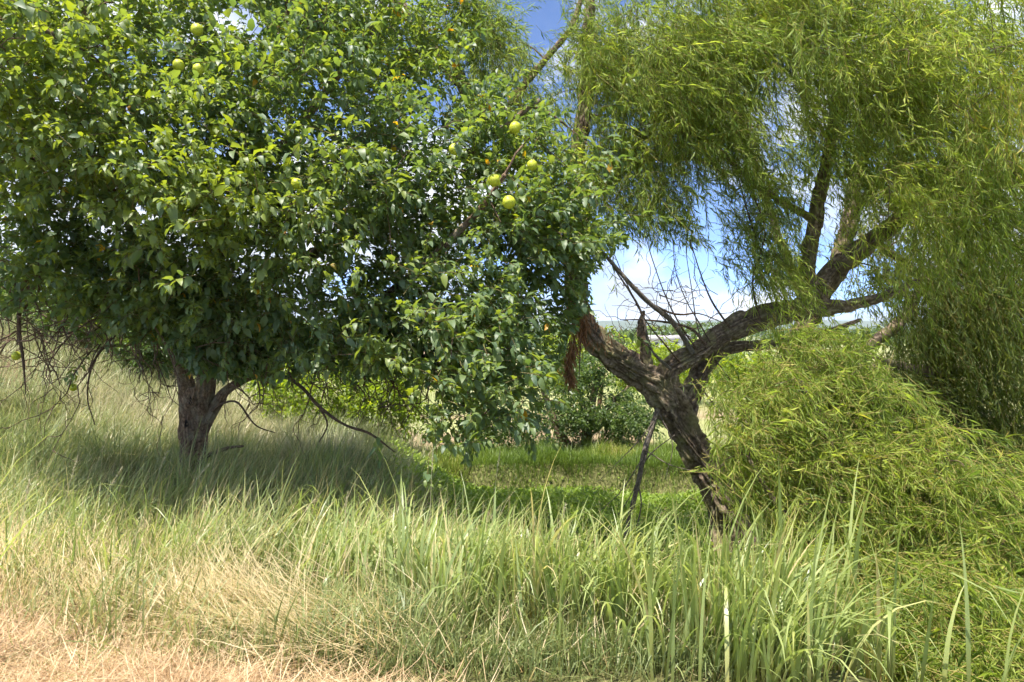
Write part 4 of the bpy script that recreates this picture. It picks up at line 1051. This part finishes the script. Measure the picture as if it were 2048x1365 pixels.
# hills
xs = np.linspace(-2600, 2600, 140)
prof = 70 + 70 * fbm(xs * .002, 1, 0, 12, 4)
Vh = np.concatenate([np.stack([xs, 2300 + 0 * xs, 0 * xs - 5], -1), np.stack([xs, 2700 + 0 * xs, prof * .8], -1), np.stack([xs, 3200 + 0 * xs, prof], -1), np.stack([xs, 3900 + 0 * xs, 0 * xs - 5], -1)])
i = np.arange(139)
Qh = np.vstack([np.stack([i + k * 140, i + 1 + k * 140, i + 1 + (k + 1) * 140, i + (k + 1) * 140], -1) for k in range(3)])
tag(link("hills", make_mesh("hills", Vh, Qh, None, None, M['hill'], True)), kind="structure")

# ------------------------------------------------------------------ grasses
def scatter(n, x0, x1, y0, y1, fn, power=1.0):
    """scatter n points by rejection with weight fn(x, y)"""
    X, Y = [], []
    got = 0
    while got < n:
        x = rng.uniform(x0, x1, n * 2); y = y0 + (y1 - y0) * rng.random(n * 2) ** power
        k = rng.random(n * 2) < fn(x, y)
        X.append(x[k]); Y.append(y[k]); got += k.sum()
    x = np.concatenate(X)[:n]; y = np.concatenate(Y)[:n]
    return x, y, np.stack([x, y, height(x, y)], -1)
def in_view(x, y, m=1.18): return np.abs(x) < (y * 0.75 * m + 0.7)
def edge_d(x, y): return x - edge_x(y)
def straw_zone(x, y):
    # the mown strip near the camera: boundary runs away to the left
    return smooth(0.35, -0.35, y - (4.15 - 0.50 * (x + 3)) + 0.8 * (fbm(x * 1.5, y * 1.5, 0, 60) - .5))
def wind_az(n, bias=0.9): return rng.normal(size=n) * (2.2 - bias) - 0.15
def local_az(x, y, sp=.55): return -0.1 + 5.0 * (fbm(x * 1.4, y * 1.4, 0, 85, 2) - .5) + rng.normal(size=len(x)) * sp

# mown straw
n = 66000
x, y, r0 = scatter(n, -5.0, 0.6, 2.6, 5.2, lambda x, y: straw_zone(x, y) * in_view(x, y))
r0[:, 2] += rng.random(n) ** 2 * .09
G = blades(r0, rng.uniform(0, 6.28, n), np.radians(rng.normal(84, 13, n)), rng.normal(size=n) * .45, rng.uniform(.07, .34, n), rng.uniform(.0025, .006, n),
           np.clip(.15 + .6 * fbm(x * 2.5, y * 2.5, 0, 76) + rng.normal(size=n) * .25, 0, 1), K=2, twist=rng.uniform(-1.4, 1.4, n))
o = link("straw", make_mesh("straw", G[0], G[1], G[2], {"var": G[3], "t": G[4]}, M['straw']))
tag(o, "mown golden straw lying flat in the near left corner", "straw", kind="stuff")

# plateau grass, mixed green and buff, leaning with the wind
def w_mid(x, y):
    d = edge_d(x, y)
    return in_view(x, y) * (.02 + .98 * smooth(640, 480, x / y * FPX)) * (d < np.where(y > 4.8, 1.0, 2.4)) * (1 - .99 * straw_zone(x, y + .12)) * (0.35 + .65 * smooth(.35, .6, fbm(x * 1.1, y * 1.1, 0, 61))) * (1 - .8 * np.exp(-(((x + 3.3) / 1.2) ** 2 + ((y - 8.0) / .7) ** 2)))
def dryness_of(x, y): return smooth(4.8, 3.4, y + .3 * x) * .1 - .12 * smooth(-1.8, -.2, x)
n = 38000                                   # short ragged under-layer
x, y, r0 = scatter(n, -7.5, 3.5, 3.2, 9.5, w_mid, 1.25)
fb_ = fbm(x * .9, y * .9, 0, 62)
dryness = smooth(4.8, 3.4, y + .3 * x) * .12 - .22 * smooth(-2.2, -.4, x)
Ga = blades(r0, rng.uniform(0, 6.28, n), np.radians(np.abs(rng.normal(30, 22, n))), rng.normal(size=n) * .9, rng.uniform(.10, .30, n), rng.uniform(.004, .010, n),
            np.clip(.14 + .45 * fb_ + rng.normal(size=n) * .24 + dryness, 0, 1), K=2, twist=rng.uniform(-1.2, 1.2, n))
n = 25000                                   # longer arching blades in drifts
x, y, r0 = scatter(n, -7.5, 3.5, 3.3, 9.5, w_mid, 1.2)
fb_ = fbm(x * .9, y * .9, 0, 62)
Lg = rng.uniform(.22, .70, n) * (.30 + 1.5 * fbm(x * 2.2, y * 2.2, 0, 74, 2) ** 1.6) * (0.7 + .3 * smooth(3.8, 5.0, y + .25 * x)) * (1 - .62 * smooth(-1.9, -.5, x) * smooth(3.8, 4.8, y))
Gb = blades(r0, local_az(x, y, 1.2), np.radians(np.abs(rng.normal(20, 15, n))), rng.uniform(-.1, 2.3, n), Lg, rng.uniform(.005, .015, n),
            np.clip(.10 + .5 * fb_ + rng.normal(size=n) * .2 + dryness_of(x, y), 0, 1), K=5, kinkp=1.7, twist=rng.uniform(-1.0, 1.0, n))
n = 6500                                    # flattened dead grass near the mown strip
x, y, r0 = scatter(n, -4.5, 1.2, 3.2, 5.4, lambda x, y: in_view(x, y) * smooth(.25, -.15, np.abs(y - (4.45 - .40 * (x + 3))) - .25) * smooth(-.2, -1.0, x) + .06 * in_view(x, y) * (1 - straw_zone(x, y)))
r0[:, 2] += .02 + rng.random(n) * .10
Gc = blades(r0, local_az(x, y, .6) + 2.6, np.radians(rng.normal(72, 14, n)), rng.normal(size=n) * .5, rng.uniform(.2, .6, n), rng.uniform(.003, .008, n), rng.uniform(.8, 1, n), K=4, twist=rng.uniform(-1, 1, n))
n = 1500                                    # straight pale culms
x, y, r0 = scatter(n, -6, 2.2, 3.8, 8.5, w_mid, 1.2)
Gd = blades(r0, local_az(x, y, .4), np.radians(np.abs(rng.normal(28, 10, n))), rng.uniform(0, .5, n), rng.uniform(.35, .75, n), rng.uniform(.003, .006, n), rng.uniform(.85, 1, n), K=4, twist=rng.uniform(-1, 1, n))
G = cat([Ga, Gb, Gc, Gd])
o = link("meadow_grass", make_mesh("meadow_grass", G[0], G[1], G[2], {"var": G[3], "t": G[4]}, M['green_grass']))
tag(o, "tangled green and buff grass covering the near bank", "grass", kind="stuff")

# tall broad-bladed grass along the bank edge
def broad_set(x, y, n_, big=1.0):
    z = height(x, y)
    az = local_az(x, y, 1.1)
    return blades(np.stack([x, y, z], -1), az, np.radians(np.abs(rng.normal(9, 8, n_))), np.where(rng.random(n_) < .35, rng.uniform(.0, .8, n_), rng.uniform(.6, 2.9, n_)), rng.uniform(.30, .92, n_) * np.maximum(big - .6 * smooth(3.7, 4.7, y), .4), rng.uniform(.008, .027, n_) * big,
                  np.clip(rng.normal(.5, .24, n_), 0, 1), K=7, kinkp=2.0, twist=rng.uniform(-.6, .6, n_))
def w_bank(x, y):
    d = edge_d(x, y)
    return in_view(x, y) * smooth(-1.7, -.1, d) * smooth(2.2, .8, d) * (.04 + .96 * smooth(700, 480, x / y * FPX)) * (.25 + .75 * smooth(.4, .6, fbm(x * 1.6, y * 1.6, 0, 63)))
n = 4200
x, y, r0 = scatter(n, -2.2, 3.4, 3.0, 5.3, w_bank)
G = broad_set(x, y, n)
n = 900
x, y, r0 = scatter(n, -1.8, 2.2, 3.2, 4.9, w_bank)
Gs = blades(r0, local_az(x, y, 1.2), np.radians(np.abs(rng.normal(10, 8, n))), rng.uniform(0, .6, n), rng.uniform(.4, .85, n) * (1 - .6 * smooth(3.7, 4.7, y)), rng.uniform(.003, .006, n), rng.uniform(.85, 1, n), K=7, twist=rng.uniform(-1, 1, n))
n = 2600
x, y, r0 = scatter(n, -6, -.2, 4.2, 8.2, lambda x, y: w_mid(x, y) * smooth(.4, .6, fbm(x * 1.3, y * 1.3, 0, 79)), 1.2)
Gp = blades(r0, local_az(x, y, 1.0), np.radians(np.abs(rng.normal(18, 12, n))), rng.uniform(.1, 2.4, n), rng.uniform(.32, .68, n), rng.uniform(.006, .016, n), np.clip(rng.normal(.45, .28, n), 0, 1), K=7, kinkp=2.0, twist=rng.uniform(-1, 1, n))
G = cat([G, Gs, Gp])
o = link("tall_grass", make_mesh("tall_grass", G[0], G[1], G[2], {"var": G[3], "t": G[4]}, M['broad_grass'], True))
tag(o, "tall broad-bladed green grass massed along the edge of the bank", "grass", kind="stuff")

# single tufts whose blades can be told apart
TUFT = [(700, 1190, 4.4, "tuft of broad grass blades left of centre beside a dry seed stalk"),
        (820, 1230, 4.1, "tuft of arching grass blades at the middle of the bank, above the straw"),
        (960, 1190, 4.3, "tuft of pale wide grass blades at the picture's lower centre"),
        (1060, 1260, 3.9, "bright tuft of bent-over grass blades right of the lower centre"),
        (1180, 1180, 4.3, "tall tuft of grass in front of the propped grey branch"),
        (1300, 1240, 4.0, "tuft of wide grass blades below the willow trunk"),
        (1430, 1300, 3.7, "yellow-green tuft of upright blades at the foot of the willow shrub"),
        (1560, 1310, 3.7, "tuft of mixed green and dry blades beside the pale leaning stalks"),
        (1720, 1355, 3.4, "lowest tuft of arching blades under the willow shrub"),
        (600, 1130, 5.2, "leaning tuft of grey-green blades right of the brown trunk's foot"),
        (150, 1120, 4.9, "tuft of leaning blades at the left in front of the tree")]
for k, (tx, ty, tY, lab) in enumerate(TUFT):
    b = P(tx, ty, tY); b[2] = height(b[0], b[1])
    root = empty("grass_tuft", b); tag(root, lab, "grass tuft", "tufts of broad-bladed grass on the bank")
    m_ = 24
    xx = b[0] + rng.normal(size=m_) * .10; yy = b[1] + rng.normal(size=m_) * .08
    G = broad_set(xx, yy, m_, 1.3)
    nv = 15
    for q in range(m_):
        Vq = G[0][q * nv:(q + 1) * nv]
        me = make_mesh("blade", Vq, G[1][:6], G[2][:1], {"var": G[3][q * nv:(q + 1) * nv], "t": G[4][:nv]}, M['broad_grass'], True)
        link("blade", me, root)

# seed stalks
def seed_stalk(px, py_top, Y, h, lean, lab, col='dry_grass', headl=.16):
    top = P(px, py_top, Y)
    bx_ = top[0] - lean; zb = height(bx_, Y)
    b = np.array([bx_, Y, zb])
    root = empty("seed_stalk", b); tag(root, lab, "grass stalk", "seeding grass stalks")
    s = np.linspace(0, 1, 10)[:, None]
    path = b + (top - b) * s + np.array([1, 0, 0]) * (-(s * (1 - s)) * lean * .5)
    Vt, Qt = tubes(path[None], np.linspace(.0028, .0012, 10)[None], 5)
    link("stem", make_mesh("stem", Vt, Qt, None, {"var": np.full(len(Vt), .8)}, M[col]), root)
    m_ = 70
    t = 1 - rng.random(m_) * headl / max(np.linalg.norm(top - b), .3)
    i0 = b + (top - b) * t[:, None] + np.array([1, 0, 0]) * (-(t * (1 - t)) * lean * .5)[:, None]
    dd = norm(top - b) + rng.normal(size=(m_, 3)) * .35
    G = slim_leaves(i0, dd, rand_dirs(m_), rng.uniform(.012, .03, m_), rng.uniform(.003, .005, m_), rng.uniform(-.3, .3, m_), rng.uniform(.6, 1, m_))
    link("seed_head", make_mesh("seed_head", G[0], G[1], G[2], {"var": G[3]}, M[col]), root)
STALK = [(334, 905, 5.6, .2, "pale seed head standing just left of the brown trunk's foot"), (505, 965, 5.2, .15, "fluffy seed stalk right of the brown trunk, over the shaded grass"),
         (596, 1158, 4.6, .2, "low whitish seed head over the green grass left of centre"), (695, 985, 4.6, .04, "tall upright dry stalk at left of the broad grass"),
         (866, 900, 5.0, .03, "slender green stalk rising highest before the sunny hollow"), (1000, 905, 5.4, .1, "buff stalk leaning in front of the dark far bank"),
         (1130, 1010, 4.7, .1, "dry stalk above the middle of the broad grass"), (1228, 1060, 4.4, .06, "dry stalk close left of the propped grey branch"),
         (1660, 1195, 3.9, .28, "pale dry stalk leaning right, upper one before the willow shrub"), (1640, 1245, 3.9, .24, "pale dry stalk leaning right, lower one before the willow shrub"),
         (1480, 1085, 4.1, .05, "yellow stalk standing below the willow trunk"), (1600, 1190, 3.9, .05, "thin stalk with seeds left of the leaning dry pair"),
         (155, 915, 5.2, .15, "stalk with a nodding head at the left in shaded grass"), (245, 935, 5.0, .3, "leaning seed stalk left of the trunk above the buff grass"), (60, 960, 4.6, .1, "stalk near the left edge above the buff grass"),
         (418, 930, 5.6, .35, "long leaning stalk crossing the foot of the brown trunk"), (1370, 1120, 4.1, .08, "dry stalk between the propped branch and the willow shrub")]
for a in STALK: seed_stalk(a[0], a[1], a[2], 0, a[3], a[4])

# long pale blades reaching in from the left edge, close to the lens
lb = P(-140, 1010, 3.1); lb[2] = height(lb[0], lb[1])
root = empty("grass_tuft", lb)
tag(root, "long blurred pale grass blades reaching in from the left edge", "grass tuft", "tufts of broad-bladed grass on the bank")
m_ = 14
xx = lb[0] + rng.normal(size=m_) * .08; yy = lb[1] + rng.normal(size=m_) * .1
G = blades(np.stack([xx, yy, height(xx, yy)], -1), rng.normal(size=m_) * .3, np.radians(rng.uniform(2, 14, m_)), rng.uniform(.8, 2.0, m_), rng.uniform(1.0, 1.65, m_), rng.uniform(.009, .014, m_), rng.uniform(.6, .95, m_), K=7, kinkp=2.0, twist=rng.uniform(-.5, .5, m_))
for q in range(m_):
    link("blade", make_mesh("blade", G[0][q * 15:(q + 1) * 15], G[1][:6], G[2][:1], {"var": G[3][q * 15:(q + 1) * 15], "t": G[4][:15]}, M['broad_grass'], True), root)

# dry buff grass on the bank beyond the tree
def w_dry(x, y): return in_view(x, y) * smooth(1.6, .3, edge_d(x, y)) * (.3 + .7 * smooth(.3, .6, fbm(x * .8, y * .8, 0, 64)))
n = 36000
x, y, r0 = scatter(n, -13, 0, 8.6, 17, w_dry, 1.3)
G = blades(r0, local_az(x, y, .9), np.radians(np.abs(rng.normal(12, 10, n))), rng.uniform(.2, 1.9, n), rng.uniform(.25, .75, n) * (.3 + 1.5 * fbm(x * 1.6, y * 1.6, 0, 75, 2) ** 1.6), rng.uniform(.006, .016, n),
           np.clip(.15 + .75 * fbm(x * .7, y * .7, 0, 65) + rng.normal(size=n) * .2, 0, 1), K=3, twist=rng.uniform(-.8, .8, n))
o = link("dry_grass", make_mesh("dry_grass", G[0], G[1], G[2], {"var": G[3], "t": G[4]}, M['dry_grass']))
tag(o, "pale dry grass on the slope behind the brown trunk", "grass", kind="stuff")

# leafy bright cover in the hollow
def w_cov(x, y): return in_view(x, y) * smooth(.5, 1.6, edge_d(x, y)) * smooth(.15, -.1, y - far_bank_y(x)) * (.15 + .85 * smooth(.3, .55, fbm(x * 1.3, y * 1.3, 0, 67)))
n = 60000
x, y, r0 = scatter(n, -3.5, 8, 4.6, 12.0, w_cov, .8)
hh = (.18 + .42 * fbm(x * 1.1, y * 1.1, 0, 68)) * (1 - .45 * smooth(10.3, 11.6, y))
r0[:, 2] += hh * rng.random(n) ** .5
d = norm(rng.normal(size=(n, 3)) + np.array([0.2, 0, .5]))
L = rng.uniform(.04, .085, n)
var = np.clip(.2 + .5 * fbm(x * 1.2, y * 1.2, 0, 69) + rng.normal(size=n) * .18, 0, 1)
G1 = kite_leaves(r0, d, norm(rng.normal(size=(n, 3)) * .6 + np.array([0, 0, 1])), L, L * .55, rng.uniform(0, .8, n), var)
o = link("undergrowth", make_mesh("undergrowth", G1[0], G1[1], G1[2], {"var": G1[3]}, M['cover_leaf']))
tag(o, "bright green leafy weeds filling the sunken hollow", "undergrowth", kind="stuff")

# lush grass on the lip and top of the far bank
def w_lip(x, y):
    d = y - far_bank_y(x)
    return in_view(x, y) * smooth(-.06, .1, d) * smooth(2.6, .6, d) * smooth(.6, 1.6, edge_d(x, y))
n = 46000
x, y, r0 = scatter(n, -4, 10, 11.0, 14.5, w_lip)
G = blades(r0, np.where(rng.random(n) < .5, -1.57 + rng.normal(size=n) * .6, rng.uniform(0, 6.28, n)), np.radians(np.abs(rng.normal(18, 14, n))), rng.uniform(.3, 2.0, n), rng.uniform(.18, .44, n) * (.4 + 1.3 * fbm(x * 1.7, y * 1.7, 0, 78, 2) ** 1.4), rng.uniform(.006, .013, n),
           np.clip(-.1 + 1.1 * fbm(x, y, 0, 70) + rng.normal(size=n) * .2, 0, 1), K=2)
o = link("bank_grass", make_mesh("bank_grass", G[0], G[1], G[2], {"var": G[3], "t": G[4]}, M['bank_grass']))
tag(o, "dense green grass overhanging the dark cut bank beyond the hollow", "grass", kind="stuff")

# open field
n = 42000
x, y, r0 = scatter(n, -40, 45, 12.5, 48, lambda x, y: in_view(x, y) * (.3 + .7 * smooth(.35, .55, fbm(x * .4, y * .4, 0, 71))) * smooth(12.4, 14, y), 1.6)
G = blades(r0, rng.uniform(0, 6.28, n), np.radians(np.abs(rng.normal(15, 12, n))), rng.uniform(.2, 1.5, n), rng.uniform(.12, .4, n) * (.8 + y / 50), rng.uniform(.008, .016, n) * (.7 + y / 25),
           np.clip(.1 + .75 * fbm(x * .3, y * .3, 0, 72) + rng.normal(size=n) * .18, 0, 1), K=2)
o = link("field_grass", make_mesh("field_grass", G[0], G[1], G[2], {"var": G[3], "t": G[4]}, M['field_grass']))
tag(o, "pale open field grass stretching away beyond the hollow", "grass", kind="stuff")

# ------------------------------------------------------------------ air
hm = bpy.data.materials.new("air"); hm.use_nodes = True
hm.node_tree.nodes.clear()
ho = hm.node_tree.nodes.new('ShaderNodeOutputMaterial'); hv = hm.node_tree.nodes.new('ShaderNodeVolumePrincipled')
hv.inputs['Color'].default_value = (0.80, 0.88, 1.0, 1); hv.inputs['Density'].default_value = 0.00016; hv.inputs['Anisotropy'].default_value = 0.2
hm.node_tree.links.new(hv.outputs['Volume'], ho.inputs['Volume'])
V = np.array([[x_, y_, z_] for z_ in (-60, 240) for y_ in (-900, 5200) for x_ in (-3900, 3900)], float)
o = link("haze", make_mesh("haze", V, [[0, 2, 3, 1], [4, 5, 7, 6], [0, 1, 5, 4], [1, 3, 7, 5], [3, 2, 6, 7], [2, 0, 4, 6]], None, None, hm))
tag(o, "thin blue haze in the air over the far hills", "haze", kind="stuff")

tris = sum(sum(len(p.vertices) - 2 for p in o.data.polygons) if len(o.data.polygons) < 3000 else int((np.array(len(o.data.loops)) - 2 * len(o.data.polygons))) for o in bpy.data.objects if o.type == 'MESH')
print("TRIANGLES", tris, "osage leaves", N_OS, "willow leaves", nW)
